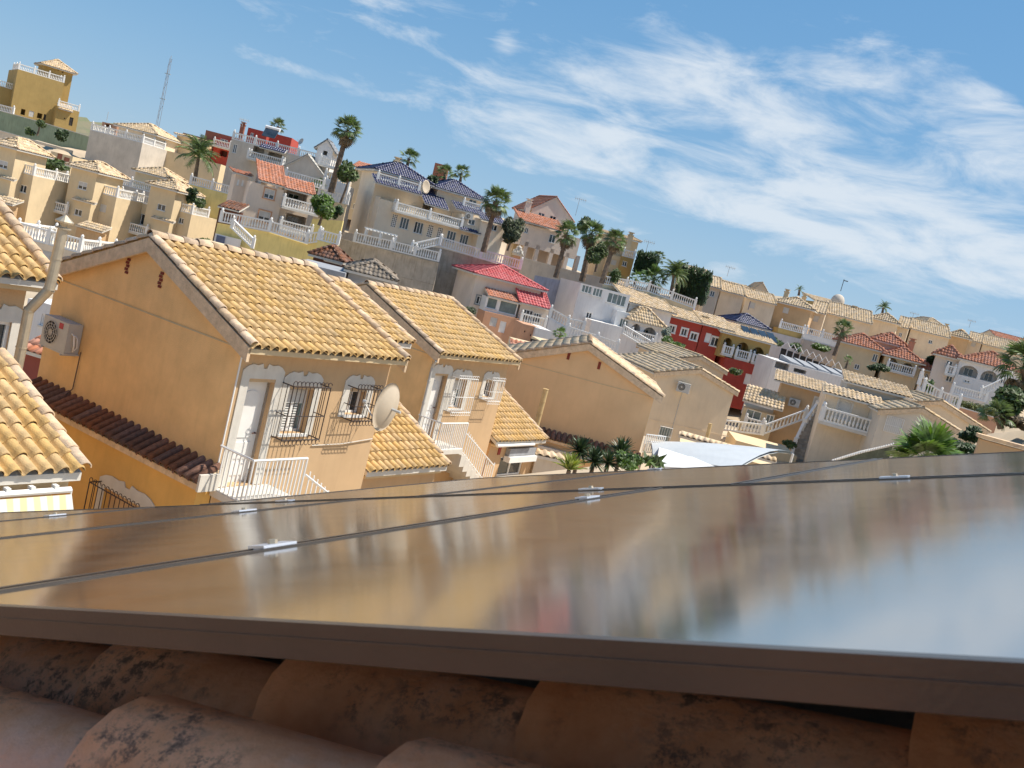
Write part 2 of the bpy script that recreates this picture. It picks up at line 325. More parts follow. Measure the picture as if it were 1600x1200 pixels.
def block(T, x0, x1, y0, y1, z0, z1, m, f=(), l=(), r=(), name='wall', cap=True, gable=None, back=True):
    """rectangular storey with real openings; gable=('x'|'y', rise) adds triangular wall tops. f / r / l windows on front, right, left"""
    mb = MB(); FF = T.face(0, y0, 0); FR = T.face(x1, 0, 90); FL = T.face(x0, 0, -90)
    wallface(mb, FF, x0, x1, z0, z1, f); wallface(mb, FR, y0, y1, z0, z1, r); wallface(mb, FL, -y1, -y0, z0, z1, l)
    if back: mb.poly([(x1, y1, z0), (x0, y1, z0), (x0, y1, z1), (x1, y1, z1)])
    if gable:
        ax, h = gable
        if ax == 'x':   # ridge runs along x: triangles on left and right
            mb.poly([(x0, y1, z1), (x0, y0, z1), (x0, (y0+y1)/2, z1+h)]); mb.poly([(x1, y0, z1), (x1, y1, z1), (x1, (y0+y1)/2, z1+h)])
        else:
            mb.poly([(x0, y0, z1), (x1, y0, z1), ((x0+x1)/2, y0, z1+h)]); mb.poly([(x1, y1, z1), (x0, y1, z1), ((x0+x1)/2, y1, z1+h)])
    if cap: mb.poly([(x0, y0, z1-.002), (x1, y0, z1-.002), (x1, y1, z1-.002), (x0, y1, z1-.002)])
    o = T.add(mb, name, m)
    for F, hs in ((FF, f), (FR, r), (FL, l)):
        for h in hs: fit_out(T, F, h)
    return o
# ------------------------------------------------------------------ roof tiles
PROF = [(0, -.10), (.13, -.15), (.26, -.08), (.32, .10), (.45, .26), (.64, .33), (.84, .26), (.95, .09), (1.0, -.10)]
PROF2 = [(0, 0), (.16, -.03), (.30, .0), (.48, .19), (.76, .19), (1.0, 0)]
def unit_tile(w, l, lift=.042, prof=PROF, thick=.018):
    if w > .26: prof = PROF2; lift = .025
    m = MB(); n = len(prof)
    lo = [(x*w, -.04, z*w+lift) for x, z in prof]; hi = [(x*w, l, z*w*.94) for x, z in prof]; un = [(x*w, -.038, z*w+lift-thick) for x, z in prof]
    m.v = lo+hi+un
    for i in range(n-1): m.f.append((i, i+1, n+i+1, n+i)); m.f.append((2*n+i, 2*n+i+1, i+1, i))
    return m
TCACHE = {}
def tile_mesh(w, l, m, name='roof_tile'):
    k = (round(w, 3), round(l, 3), m.name, name)
    if k not in TCACHE:
        me = unit_tile(w, l).mesh(name, m, True)
        TCACHE[k] = me
    return TCACHE[k]
def inside(poly, x, y):
    c = False; n = len(poly)
    for i in range(n):
        x0, y0 = poly[i]; x1, y1 = poly[(i+1) % n]
        if (y0 > y) != (y1 > y) and x < (x1-x0)*(y-y0)/(y1-y0)+x0: c = not c
    return c
def tile_field(T, roof, pts, tw, tl, m, indiv=False, name='roof_tile'):
    """pts: eave left, eave right (seen from outside), then up the slope"""
    p = [V(q) for q in pts]; u = (p[1]-p[0]).normalized(); q = p[2]-p[1]; v = (q-u*q.dot(u)).normalized(); n = u.cross(v)
    poly = [((a-p[0]).dot(u), (a-p[0]).dot(v)) for a in p]; ul = max(a for a, b in poly); u0 = min(a for a, b in poly); vl = max(b for a, b in poly)
    nr = max(1, round(vl/tl)); nc = max(1, round((ul-u0)/tw)); tl = vl/nr; tw = (ul-u0)/nc
    base = Matrix(((u.x, v.x, n.x, 0), (u.y, v.y, n.y, 0), (u.z, v.z, n.z, 0), (0, 0, 0, 1)))
    big = MB(); ut = unit_tile(tw, tl+.04)
    for j in range(nr):
        for i in range(nc):
            cx, cy = u0+(i+.5)*tw, (j+.5)*tl
            if not (inside(poly, cx, cy) or inside(poly, cx, cy-tl*.35)): continue
            P = p[0]+u*(u0+i*tw)+v*(j*tl)+n*.03
            if indiv:
                mt = Matrix.Translation(P+n*random.uniform(-.004, .006)+v*random.uniform(-.012, .012))@base@Matrix.Rotation(random.uniform(-.014, .014), 4, 'Z')@Matrix.Rotation(random.uniform(-.02, .02), 4, 'Y')
                link(name, tile_mesh(tw, tl+.05, m, name), roof, mt)
            else:
                b = len(big.v); jz = random.uniform(-.008, .012)
                for (x, y, z) in ut.v: big.v.append(tuple(P+u*x+v*y+n*(z+jz)))
                big.f += [tuple(b+k for k in f) for f in ut.f]
    if not indiv:
        o = link('roof_tiles', big.mesh('roof_tiles', m, True), roof); o['kind'] = 'stuff'
def half_barrel(l, r=.10, n=6):
    m = MB(); 
    for (y, rr, dz) in ((-.03, r, .02), (l, r*.86, 0)):
        for i in range(n+1): t = math.pi*i/n; m.v.append((-rr*math.cos(t), y, rr*math.sin(t)+dz))
    for (y, rr, dz) in ((-.028, r*.82, .02),):
        for i in range(n+1): t = math.pi*i/n; m.v.append((-rr*math.cos(t), y, rr*math.sin(t)+dz))
    k = n+1
    for i in range(n): m.f.append((i, k+i, k+i+1, i+1)); m.f.append((2*k+i, i, i+1, 2*k+i+1))
    return m
def caps(T, roof, a, b, m, l=.40, r=.11, indiv=False, up=V((0, 0, 1)), name='ridge_tile'):
    a = V(a); b = V(b); L_ = (b-a).length; n = max(1, round(L_/l)); l = L_/n; v = (b-a).normalized(); x = v.cross(up).normalized(); z = x.cross(v)
    base = Matrix(((x.x, v.x, z.x, 0), (x.y, v.y, z.y, 0), (x.z, v.z, z.z, 0), (0, 0, 0, 1))); big = MB(); ub = half_barrel(l+.03, r)
    key = ('cap', round(l, 3), round(r, 3), m.name, name)
    if indiv and key not in TCACHE: TCACHE[key] = ub.mesh(name, m, True)
    for i in range(n):
        P = a+v*(i*l)
        if indiv: link(name, TCACHE[key], roof, Matrix.Translation(P+z*random.uniform(-.008, .01))@base@Matrix.Rotation(random.uniform(-.03, .03), 4, 'Z'))
        else:
            k = len(big.v); big.v += [tuple(P+x*c[0]+v*c[1]+z*c[2]) for c in ub.v]; big.f += [tuple(k+q for q in f) for f in ub.f]
    if not indiv: o = link(name+'s', big.mesh(name+'s', m, True), roof); o['kind'] = 'stuff'
def hip(T, x0, x1, y0, y1, z, h, m, ov=.35, tw=.3, tl=.45, trim=TRIM, capm=None, fas=.16):
    x0 -= ov; x1 += ov; y0 -= ov; y1 += ov; W_ = x1-x0; D_ = y1-y0; z -= .02
    mb = MB(); mb.box(x0, x1, y0, y1, z-fas, z); mb2 = MB()
    if W_ >= D_: r0 = V((x0+D_/2, (y0+y1)/2, z+h)); r1 = V((x1-D_/2, (y0+y1)/2, z+h))
    else: r0 = V(((x0+x1)/2, y0+W_/2, z+h)); r1 = V(((x0+x1)/2, y1-W_/2, z+h))
    A, B, C, D = V((x0, y0, z)), V((x1, y0, z)), V((x1, y1, z)), V((x0, y1, z))
    if W_ >= D_: fs = [(A, B, r1, r0), (B, C, r1), (C, D, r0, r1), (D, A, r0)]; hips = [(A, r0), (D, r0), (B, r1), (C, r1), (r0, r1)]
    else: fs = [(A, B, r0), (B, C, r1, r0), (C, D, r1), (D, A, r0, r1)]; hips = [(A, r0), (B, r0), (C, r1), (D, r1), (r0, r1)]
    for f in fs: mb2.poly(f)
    e = T.add(mb, 'eave', trim); o = T.add(mb2, 'roof', m)
    for f in fs[:]:
        if len(f) > 3 or (f[1]-f[0]).length > .5: tile_field(T, o, f, tw, tl, m)
    for a, b in hips:
        if (b-a).length > .3: caps(T, o, a+V((0, 0, .05)), b+V((0, 0, .07)), capm or m, .42, .13)
    return o
def gable_roof(T, x0, x1, y0, y1, z, h, m, ax='x', ov=.3, tw=.3, tl=.45, trim=TRIM, indiv=False, verge=True, capm=None, sides=(0, 1), fas=.14, vo=.12, vm=None):
    """ridge along x ('x') or y ('y')"""
    if ax == 'x': f = lambda a, b, c: V((a, b, c)); X0, X1, Y0, Y1 = x0, x1, y0, y1
    else: f = lambda a, b, c: V((b, a, c)); X0, X1, Y0, Y1 = y0, y1, x0, x1
    sl = h/((Y1-Y0)/2); X0 -= vo; X1 += vo; mid = (Y0+Y1)/2; ze = z-ov*sl; Ya, Yb = Y0-ov, Y1+ov; zr = z+h
    mb = MB(); t = .10
    for ya, za, yb, zb_ in ((Ya, ze, mid, zr), (Yb, ze, mid, zr)):
        mb.hexa([f(X0, ya, za-t), f(X1, ya, za-t), f(X1, yb, zb_-t), f(X0, yb, zb_-t), f(X0, ya, za), f(X1, ya, za), f(X1, yb, zb_), f(X0, yb, zb_)])
    o = T.add(mb, 'roof', trim)
    if ax == 'x':
        fa = [(f(X0, Ya, ze), f(X1, Ya, ze), f(X1, mid, zr), f(X0, mid, zr)), (f(X1, Yb, ze), f(X0, Yb, ze), f(X0, mid, zr), f(X1, mid, zr))]
    else:
        fa = [(f(X1, Ya, ze), f(X0, Ya, ze), f(X0, mid, zr), f(X1, mid, zr)), (f(X0, Yb, ze), f(X1, Yb, ze), f(X1, mid, zr), f(X0, mid, zr))]
    for i in sides: tile_field(T, o, fa[i], tw, tl, m, indiv)
    cm = capm or m; up = .07
    caps(T, o, f(X0, mid, zr+up), f(X1, mid, zr+up), cm, .4, .12, indiv)
    if verge:
        for X in (X0+.06, X1-.06):
            for Y in (Ya, Yb):
                caps(T, o, f(X, Y, ze+up), f(X, mid, zr+up), cm, .4, .105, indiv, name='verge_tile')
    if vm:
        hh = .26
        for X, s_ in ((X0-.03, 1), (X1+.03, -1)):
            for Y in (Ya, Yb):
                mb = MB(); mb.hexa([f(X, Y, ze-hh), f(X+.07*s_, Y, ze-hh), f(X+.07*s_, mid, zr-hh), f(X, mid, zr-hh), f(X, Y, ze+.03), f(X+.07*s_, Y, ze+.03), f(X+.07*s_, mid, zr+.03), f(X, mid, zr+.03)])
                T.add(mb, 'verge_band', vm)
    return o
def shed(T, p, tw, tl, m, trim=TRIM, indiv=False, th=.12, capm=None, sides='lr', name='roof'):
    """single slope; p = eave left, eave right, top right, top left"""
    p = [V(q) for q in p]; mb = MB(); dn = V((0, 0, -th)); mb.hexa([q+dn for q in p]+p)
    o = T.add(mb, name, trim); tile_field(T, o, p, tw, tl, m, indiv)
    u = V((0, 0, .06)); cm = capm or m
    if 'l' in sides: caps(T, o, p[0]+u, p[3]+u, cm, .4, .105, indiv, name='verge_tile')
    if 'r' in sides: caps(T, o, p[1]+u, p[2]+u, cm, .4, .105, indiv, name='verge_tile')
    if 't' in sides: caps(T, o, p[3]+u, p[2]+u, cm, .4, .11, indiv)
    return o
# ------------------------------------------------------------------ balustrades, rails, grilles
BPROF = [(.045, 0), (.04, .06), (.07, .22), (.035, .45), (.05, .62), (.045, .68)]
def balustrade(T, pts, h=.9, m=None, sp=.24, post=3.0, name='balustrade', parent=None, ball=True):
    m = m or BALW; rail = MB(); bal = MB()
    for a, b in zip(pts, pts[1:]):
        a = V(a); b = V(b); d = b-a; L_ = V((d.x, d.y, 0)).length
        if L_ < .1: continue
        t = V((d.x, d.y, 0)).normalized(); nn = V((-t.y, t.x, 0))
        for (z0, z1, wd) in ((0, .12, .09), (h-.12, h, .1)):
            rail.hexa([a+nn*wd+V((0, 0, z0)), b+nn*wd+V((0, 0, z0)), b-nn*wd+V((0, 0, z0)), a-nn*wd+V((0, 0, z0)), a+nn*wd+V((0, 0, z1)), b+nn*wd+V((0, 0, z1)), b-nn*wd+V((0, 0, z1)), a-nn*wd+V((0, 0, z1))][::1])
        k = max(1, round(L_/sp)); npst = max(1, round(L_/post))
        for i in range(0 if a == V(pts[0]) else 1, npst+1):
            c = a+d*(i/npst); s_ = .13; rail.box(c.x-s_, c.x+s_, c.y-s_, c.y+s_, c.z, c.z+h+.06)
            if ball: rail.lathe((c.x, c.y, c.z+h+.06), [(.06, 0), (.11, .08), (.11, .16), (.04, .26)], 6)
        for i in range(k):
            c = a+d*((i+.5)/k); H_ = h-.24
            bal.lathe((c.x, c.y, c.z+.12), [(.05, 0), (.05, H_*.08), (.085, H_*.3), (.04, H_*.65), (.06, H_*.9), (.06, H_)], 5)
    o = T.add(rail, name, m, parent); q = T.add(bal, 'balusters', m, o, stuff=True); return o
def bal_thing(name, label, D, pts, h=.9, group=None, m=None, zb=0, cat='balustrade', wall=None, wm=None, ends=None):
    """free standing balustrade on a low wall through pixels at given depths: pts = (px,py[,D]) of its foot"""
    P = [at(p[0], p[1], p[2] if len(p) > 2 else D) for p in pts]; T = Thing(name, label, cat, P[0], 0, -(wall or 0), group)
    Q = [T.l(p) for p in P]; balustrade(T, Q, h, m)
    if wall:
        mb = MB()
        for a, b in zip(Q, Q[1:]):
            t = V((b.x-a.x, b.y-a.y, 0)).normalized(); nn = V((-t.y, t.x, 0))*.14; dn = V((0, 0, -wall))
            mb.hexa([a+nn+dn, b+nn+dn, b-nn+dn, a-nn+dn, a+nn, b+nn, b-nn, a-nn])
        T.add(mb, 'base_wall', wm or GREYW)
    return T
def wall_thing(name, label, pts, hgt, m, th=.4, cat='wall', coping=None, group=None, panels=0):
    """retaining or garden wall: pts = (px,py,D) of its top edge"""
    P = [at(*p) for p in pts]; T = Thing(name, label, cat, P[0], 0, -hgt, group); Q = [T.l(p) for p in P]; mb = MB(); cp = MB(); jn = MB()
    for a, b in zip(Q, Q[1:]):
        t = V((b.x-a.x, b.y-a.y, 0)).normalized(); nn = V((-t.y, t.x, 0)); dn = V((0, 0, -hgt))
        mb.hexa([a+dn-nn*0, b+dn, b+dn+nn*th, a+dn+nn*th, a, b, b+nn*th, a+nn*th])
        if coping: k = V((0, 0, .003)); k2 = V((0, 0, .1)); e = nn*-.06; cp.hexa([a+e+k, b+e+k, b+nn*(th+.06)+k, a+nn*(th+.06)+k, a+e+k2, b+e+k2, b+nn*(th+.06)+k2, a+nn*(th+.06)+k2])
        if panels:
            L_ = (b-a).length; n = max(1, round(L_/panels)); 
            for i in range(1, n):
                c = a+(b-a)*(i/n); jn.hexa([c-t*.04+dn-nn*.05, c+t*.04+dn-nn*.05, c+t*.04+dn-nn*.001, c-t*.04+dn-nn*.001, c-t*.04-nn*.05, c+t*.04-nn*.05, c+t*.04-nn*.001, c-t*.04-nn*.001])
            for k in range(1, int(hgt/2.2)+1):
                z = V((0, 0, -k*2.2)); jn.hexa([a+z-nn*.03, b+z-nn*.03, b+z-nn*.001, a+z-nn*.001, a+z+V((0, 0, .06))-nn*.03, b+z+V((0, 0, .06))-nn*.03, b+z+V((0, 0, .06))-nn*.001, a+z+V((0, 0, .06))-nn*.001])
    T.add(mb, 'wall', m)
    if coping: T.add(cp, 'coping', coping)
    if panels: T.add(jn, 'joint', CONC)
    return T
def ac_unit(name, label, P, rz, wd=.85, ht=.6, dp=.32, logo=False, group=None):
    T = Thing(name, label, 'air conditioner', P, rz, 0, group, ground=False); F = T.face()
    m = MB(); m.box(0, wd, 0, dp, 0, ht); T.add(m, 'casing', GREYP)
    m = MB(); cx, cz, r = wd*.36, ht*.5, ht*.40
    for k in range(4):
        rr = r*(k+1)/4; m.tube([(cx+rr*math.cos(t*math.pi/8), -.02, cz+rr*math.sin(t*math.pi/8)) for t in range(17)], .007, 4)
    for k in range(6): t = k*math.pi/6; m.tube([(cx-r*math.cos(t), -.022, cz-r*math.sin(t)), (cx+r*math.cos(t), -.022, cz+r*math.sin(t))], .005, 4)
    T.add(m, 'fan_guard', TRIM)
    m = MB(); m.v = [(cx+r*.97*math.cos(t*math.pi/8), -.004, cz+r*.97*math.sin(t*math.pi/8)) for t in range(16)]; m.f = [tuple(range(16))]; T.add(m, 'fan_opening', DARK)
    m = MB(); m.tube([(cx, -.018, cz), (cx, -.006, cz)], .05, 8); T.add(m, 'hub', BALW)
    m = MB(); m.box(-.02, wd+.02, .0, dp+.02, -.04, -.003); m.box(.08, .12, -.02, dp+.2, -.07, -.041); m.box(wd-.12, wd-.08, -.02, dp+.2, -.07, -.041); T.add(m, 'bracket', GREYP)
    if logo: m = MB(); m.box(wd*.64, wd*.80, -.006, -.001, ht*.74, ht*.93); T.add(m, 'badge', mat('badge_red', (.55, .02, .03), .5)); 
    if logo: m = MB(); m.tube([(wd+.002, .1, .45), (wd+.10, .1, .42), (wd+.13, .12, .2), (wd+.06, .16, .06)], .018, 6); m.tube([(wd+.002, .2, .4), (wd+.08, .2, .36), (wd+.1, .22, .16), (wd+.04, .2, .08)], .014, 6); T.add(m, 'hose', BALW)
    return T
def grille(T, F, s0, s1, z0, z1, m, out=.34, n=9, curls=True, mid=.45, par=None):
    """projecting window guard, every bar its own part"""
    g = MB()
    for z in (z0, z1): g.tube([F.pt(s0, z, .005), F.pt(s0, z, out), F.pt(s1, z, out), F.pt(s1, z, .005)], .014, 4)
    zm = z0+(z1-z0)*mid; g.tube([F.pt(s0, zm, .005), F.pt(s0, zm, out), F.pt(s1, zm, out), F.pt(s1, zm, .005)], .011, 4)
    for s_ in (s0, s1): g.tube([F.pt(s_, z0, out), F.pt(s_, z1, out)], .012, 4)
    o = T.add(g, 'window_grille', m)
    k = ('bar', round(z1-z0, 3), m.name)
    if k not in TCACHE: TCACHE[k] = MB().tube([(0, 0, 0), (0, 0, z1-z0)], .009, 4).mesh('bar', m)
    pts = [F.pt(s0+(s1-s0)*i/n, z0, out) for i in range(n+1)]+[F.pt(s0, z0, out*.5), F.pt(s1, z0, out*.5)]
    for p in pts: link('bar', TCACHE[k], o, Matrix.Translation(p))
    if curls:
        k = ('curl', m.name)
        if k not in TCACHE: TCACHE[k] = MB().tube([(.055*math.cos(t*.55), 0, .055*math.sin(t*.55)) for t in range(11)], .009, 4).mesh('curl', m)
        a = math.atan2(F.d.y, F.d.x)
        for i in range(n+1):
            for z in (z0-.055, z1+.055):
                link('curl', TCACHE[k], o, Matrix.Translation(F.pt(s0+(s1-s0)*(i+.3)/(n+.6), z, out))@Matrix.Rotation(a, 4, 'Z'))
    return o
def surround(T, F, s0, s1, z0, z1, m, base=.0):
    """scalloped plaster surround round a window or door"""
    mb = MB(); t = .2; e = .022; cx = (s0+s1)/2; w_ = (s1-s0)/2+t
    F.box(mb, s0-t, s0, z0, z1, .002, e); F.box(mb, s1, s1+t, z0, z1, .002, e)
    top = [(-1, 0), (-1, .13), (-.82, .2), (-.6, .235), (-.35, .22), (-.14, .25), (-.08, .17), (.08, .17), (.14, .25), (.35, .22), (.6, .235), (.82, .2), (1, .13), (1, 0)]
    for (a, b), (c, d) in zip(top, top[1:]):
        if abs(c-a) < 1e-6: continue
        mb.hexa([F.pt(cx+a*w_, z1, e), F.pt(cx+c*w_, z1, e), F.pt(cx+c*w_, z1, .002), F.pt(cx+a*w_, z1, .002), F.pt(cx+a*w_, z1+b*1.25, e), F.pt(cx+c*w_, z1+d*1.25, e), F.pt(cx+c*w_, z1+d*1.25, .002), F.pt(cx+a*w_, z1+b*1.25, .002)])
    return T.add(mb, 'window_surround', m)
# ------------------------------------------------------------------ plants
def fan_leaf(m, name, Lp=.9, Lb=.8, n=13, droop=.35, seed=0, spread=150):
    rnd = random.Random(seed); b = MB(); b.tube([(0, 0, 0), (Lp*.5, 0, .06*Lp), (Lp, 0, 0)], [.02, .015, .012], 3)
    for i in range(n):
        a = R_(-spread+2*spread*i/(n-1))*.62; l = Lb*(1-.25*abs(i/(n-1)-.5)*2)*rnd.uniform(.9, 1.05); c, s_ = math.cos(a), math.sin(a); wv = l*.075
        P = [V((Lp+c*l*k, s_*l*k, -droop*l*(k**2.4)+rnd.uniform(-.02, .02)*(k > 0))) for k in (0, .45, .8, 1)]; q = V((-s_, c, 0))*wv
        i0 = len(b.v); b.v += [tuple(P[0]), tuple(P[1]+q), tuple(P[1]-q), tuple(P[2]+q*.8), tuple(P[2]-q*.8), tuple(P[3])]
        b.f += [(i0, i0+1, i0+2), (i0+1, i0+3, i0+4, i0+2), (i0+3, i0+5, i0+4)]
    return b.mesh(name, m)
def feather_leaf(m, name, L_=2.2, n=16, droop=.5, seed=0, lw=.5):
    rnd = random.Random(seed); b = MB(); f = lambda t: V((L_*t*(1-.15*t), 0, L_*(.55*t-droop*1.6*t*t)))
    b.tube([f(i/5) for i in range(6)], [.03, .025, .02, .015, .01, .005], 3)
    for i in range(n):
        t = .12+.86*i/n; p = f(t); d = (f(min(1, t+.05))-p).normalized(); l = lw*(1-.6*abs(t-.45))
        for s_ in (-1, 1):
            e = p+d*l*.55+V((0, s_*l*.75, -l*.42*rnd.uniform(.6, 1.3))); q = d*.045
            i0 = len(b.v); b.v += [tuple(p-q), tuple(p+q), tuple((p+e)/2+q*1.1+V((0, 0, l*.08))), tuple(e)]; b.f.append((i0, i0+1, i0+2, i0+3))
    return b.mesh(name, m)
def sword_leaf(m, name, L_=.7, w_=.05, droop=.15):
    b = MB(); P = [V((L_*k, 0, -droop*L_*k*k)) for k in (0, .35, .75, 1)]; ws = (.6, 1, .7, 0.02)
    for p, k in zip(P, ws): b.v += [(p.x, w_*k, p.z+.012), (p.x, 0, p.z), (p.x, -w_*k, p.z+.012)]
    for i in range(3): a = 3*i; b.f += [(a, a+3, a+4, a+1), (a+1, a+4, a+5, a+2)]
    return b.mesh(name, m)
LM = {}
def leafset(kind, m):
    k = (kind, m.name)
    if k not in LM:
        if kind == 'fan': LM[k] = [fan_leaf(m, 'frond', seed=i, droop=.25+.2*i) for i in range(3)]
        elif kind == 'fanbig': LM[k] = [fan_leaf(m, 'frond', Lb=1.15, Lp=.8, n=21, seed=i, droop=.1+.12*i, spread=165) for i in range(3)]
        elif kind == 'feather': LM[k] = [feather_leaf(m, 'frond', seed=i, droop=.42+.1*i) for i in range(3)]
        elif kind == 'sword': LM[k] = [sword_leaf(m, 'leaf', droop=.05+.15*i) for i in range(3)]
    return LM[k]
def crown(T, c, n, size, kind, m, lo=-35, hi=80, seed=0, name='frond', dead=0):
    rnd = random.Random(seed+17); ms = leafset(kind, m); ds = leafset(kind, DEADF) if dead else None
    for i in range(n+dead):
        az = i*2.39996+rnd.uniform(-.3, .3)
        el = R_(lo+(hi-lo)*((i+.5)/n)**.8+rnd.uniform(-8, 8)) if i < n else R_(rnd.uniform(-82, -48))
        s_ = size*rnd.uniform(.85, 1.1)
        mt = Matrix.Translation(V(c)+V((0, 0, -.0)))@Matrix.Rotation(az, 4, 'Z')@Matrix.Rotation(-el, 4, 'Y')@Matrix.Rotation(rnd.uniform(-.5, .5), 4, 'X')@Matrix.Scale(s_, 4)
        link(name if i < n else 'dry_frond', rnd.choice(ms if i < n else ds), T.e, Matrix.Translation((0, 0, -T.zb))@mt)
def palm(label, foot, top, D, r, kind='fan', n=34, m=None, dead=8, tr=.17, group='palm trees among the houses', seed=0, name='palm_tree', lo=-40):
    """foot, top = pixels of trunk base and crown heart; r = crown radius in px"""
    m = m or LEAF
    A = at(foot[0], foot[1], D); B = at(top[0], top[1], D); T = Thing(name, label, 'palm tree', A, 0, 0, group); q = T.l(B); mb = MB(); rnd = random.Random(seed)
    pts = []; rs = []; k = max(6, int(q.length/.25)); k = min(k, 40)
    for i in range(k+1):
        t = i/k; p = V((q.x*t**1.25, q.y*t, q.z*t)); pts.append(p); rs.append(tr*(1.25-.45*t)*(1+.09*(i % 2))*(1 if t < .93 else 1.35))
    mb.tube(pts, rs, 9); T.add(mb, 'trunk', TRUNK)
    R = r*D/FPX; sz = R/{'fan': 1.62, 'fanbig': 1.85, 'feather': 1.9}[kind]
    crown(T, q, n, sz, kind, m, lo, 82, seed, dead=dead); return T
def foliage(mb, c, rad, n, size, rnd, shell=.55):
    for i in range(n):
        while True:
            d = V((rnd.uniform(-1, 1), rnd.uniform(-1, 1), rnd.uniform(-1, 1)))
            if shell < d.length < 1: break
        p = V(c)+V((d.x*rad[0], d.y*rad[1], d.z*rad[2])); a = V((rnd.uniform(-1, 1), rnd.uniform(-1, 1), rnd.uniform(-1, 1))).normalized(); b = a.orthogonal().normalized(); s_ = size*rnd.uniform(.6, 1.3)
        mb.poly([p-a*s_, p+b*s_*.45, p+a*s_, p-b*s_*.45])
def bush(label, px, py, D, wp, hp, m=None, n=900, leaf=.16, trunk=None, group=None, name='shrub', cat='shrub', seed=0, lobes=6, dep=None):
    """px,py = centre pixel; wp,hp = size in px; trunk = foot pixel"""
    m = m or LEAFM; rnd = random.Random(seed+int(px)); k = D/FPX; w_ = wp*k/2; h_ = hp*k/2; C = at(px, py, D)
    if trunk: A = at(trunk[0], trunk[1], D)
    else: A = C-V((0, 0, h_))
    T = Thing(name, label, cat, A, 0, 0, group); c = T.l(C); mb = MB(); dp = dep or w_
    core = MB()
    for i in range(lobes):
        o = V((rnd.uniform(-.62, .62)*w_, rnd.uniform(-.6, .6)*dp, rnd.uniform(-.55, .6)*h_)); s_ = rnd.uniform(.42, .6)
        foliage(mb, c+o, (w_*s_*1.12, min(dp, w_)*s_*1.12, h_*s_*1.12), n//lobes, leaf*1.35, rnd, .25)
    T.add(mb, 'foliage', m, stuff=True)
    if trunk:
        t = MB(); t.tube([(0, 0, 0), c*.5+V((.05, 0, 0)), c], [.14, .11, .06], 7)
        for i in range(4): e = c+V((rnd.uniform(-.6, .6)*w_, rnd.uniform(-.6, .6)*w_, rnd.uniform(0, .5)*h_)); t.tube([c*.7, (c*.7+e)/2+V((0, 0, .1)), e], [.07, .05, .02], 5)
        T.add(t, 'trunk', TRUNK)
    return T
def hedge(label, p0, p1, hp, m=None, n=2600, leaf=.16, group=None, dep=1.2, name='hedge', spiky=0):
    """p0,p1 = (px,py,D) of the base line ends"""
    m = m or LEAFD; A = at(*p0); B = at(*p1); T = Thing(name, label, 'hedge', A, 0, 0, group); b = T.l(B); rnd = random.Random(3); mb = MB(); H_ = hp*p0[2]/FPX
    for i in range(n):
        t = rnd.random(); hh = H_*(1+.12*math.sin(t*23)+.1*math.sin(t*57+1)); z = hh*rnd.random()**.8
        if spiky: z = hh*(1+.25*abs(math.sin(t*spiky*3.14)))*rnd.random()**.7
        p = b*t+V((rnd.uniform(-.3, .3), rnd.uniform(-.5, .5)*dep, z)); a = V((rnd.uniform(-.6, .6), rnd.uniform(-.6, .6), rnd.uniform(-1, 1)*(2 if spiky else 1))).normalized(); q = a.orthogonal().normalized(); s_ = leaf*rnd.uniform(.6, 1.3)
        mb.poly([p-a*s_, p+q*s_*.5, p+a*s_, p-q*s_*.5])
    mb.hexa([V((0, -.3*dep, 0)), b+V((0, -.3*dep, 0)), b+V((0, .3*dep, 0)), V((0, .3*dep, 0)), V((0, -.3*dep, H_*.75)), b+V((0, -.3*dep, H_*.75)), b+V((0, .3*dep, H_*.75)), V((0, .3*dep, H_*.75))])
    T.add(mb, 'foliage', m, stuff=True); return T
def bld(name, label, TL, TR, BL, D, rz, cat='house', group=None, extra=5.0, ground=True):
    """building anchored at the top-left corner of its front wall; TR gives its width, BL its height"""
    P = at(TL[0], TL[1], D); T = Thing(name, label, cat, P, rz, 0, group, ground=False); F = T.face()
    T.W = F.px(*TR)[0]; T.H = -F.px(*BL)[1]; T.zb = -(T.H+extra); T.e.location.z += T.zb; T.F = F
    if ground: BASES.append((P.x, P.y, P.z-T.H-.1)); q = T.w((T.W, 3, 0)); BASES.append((q.x, q.y, P.z-T.H-.1))
    return T
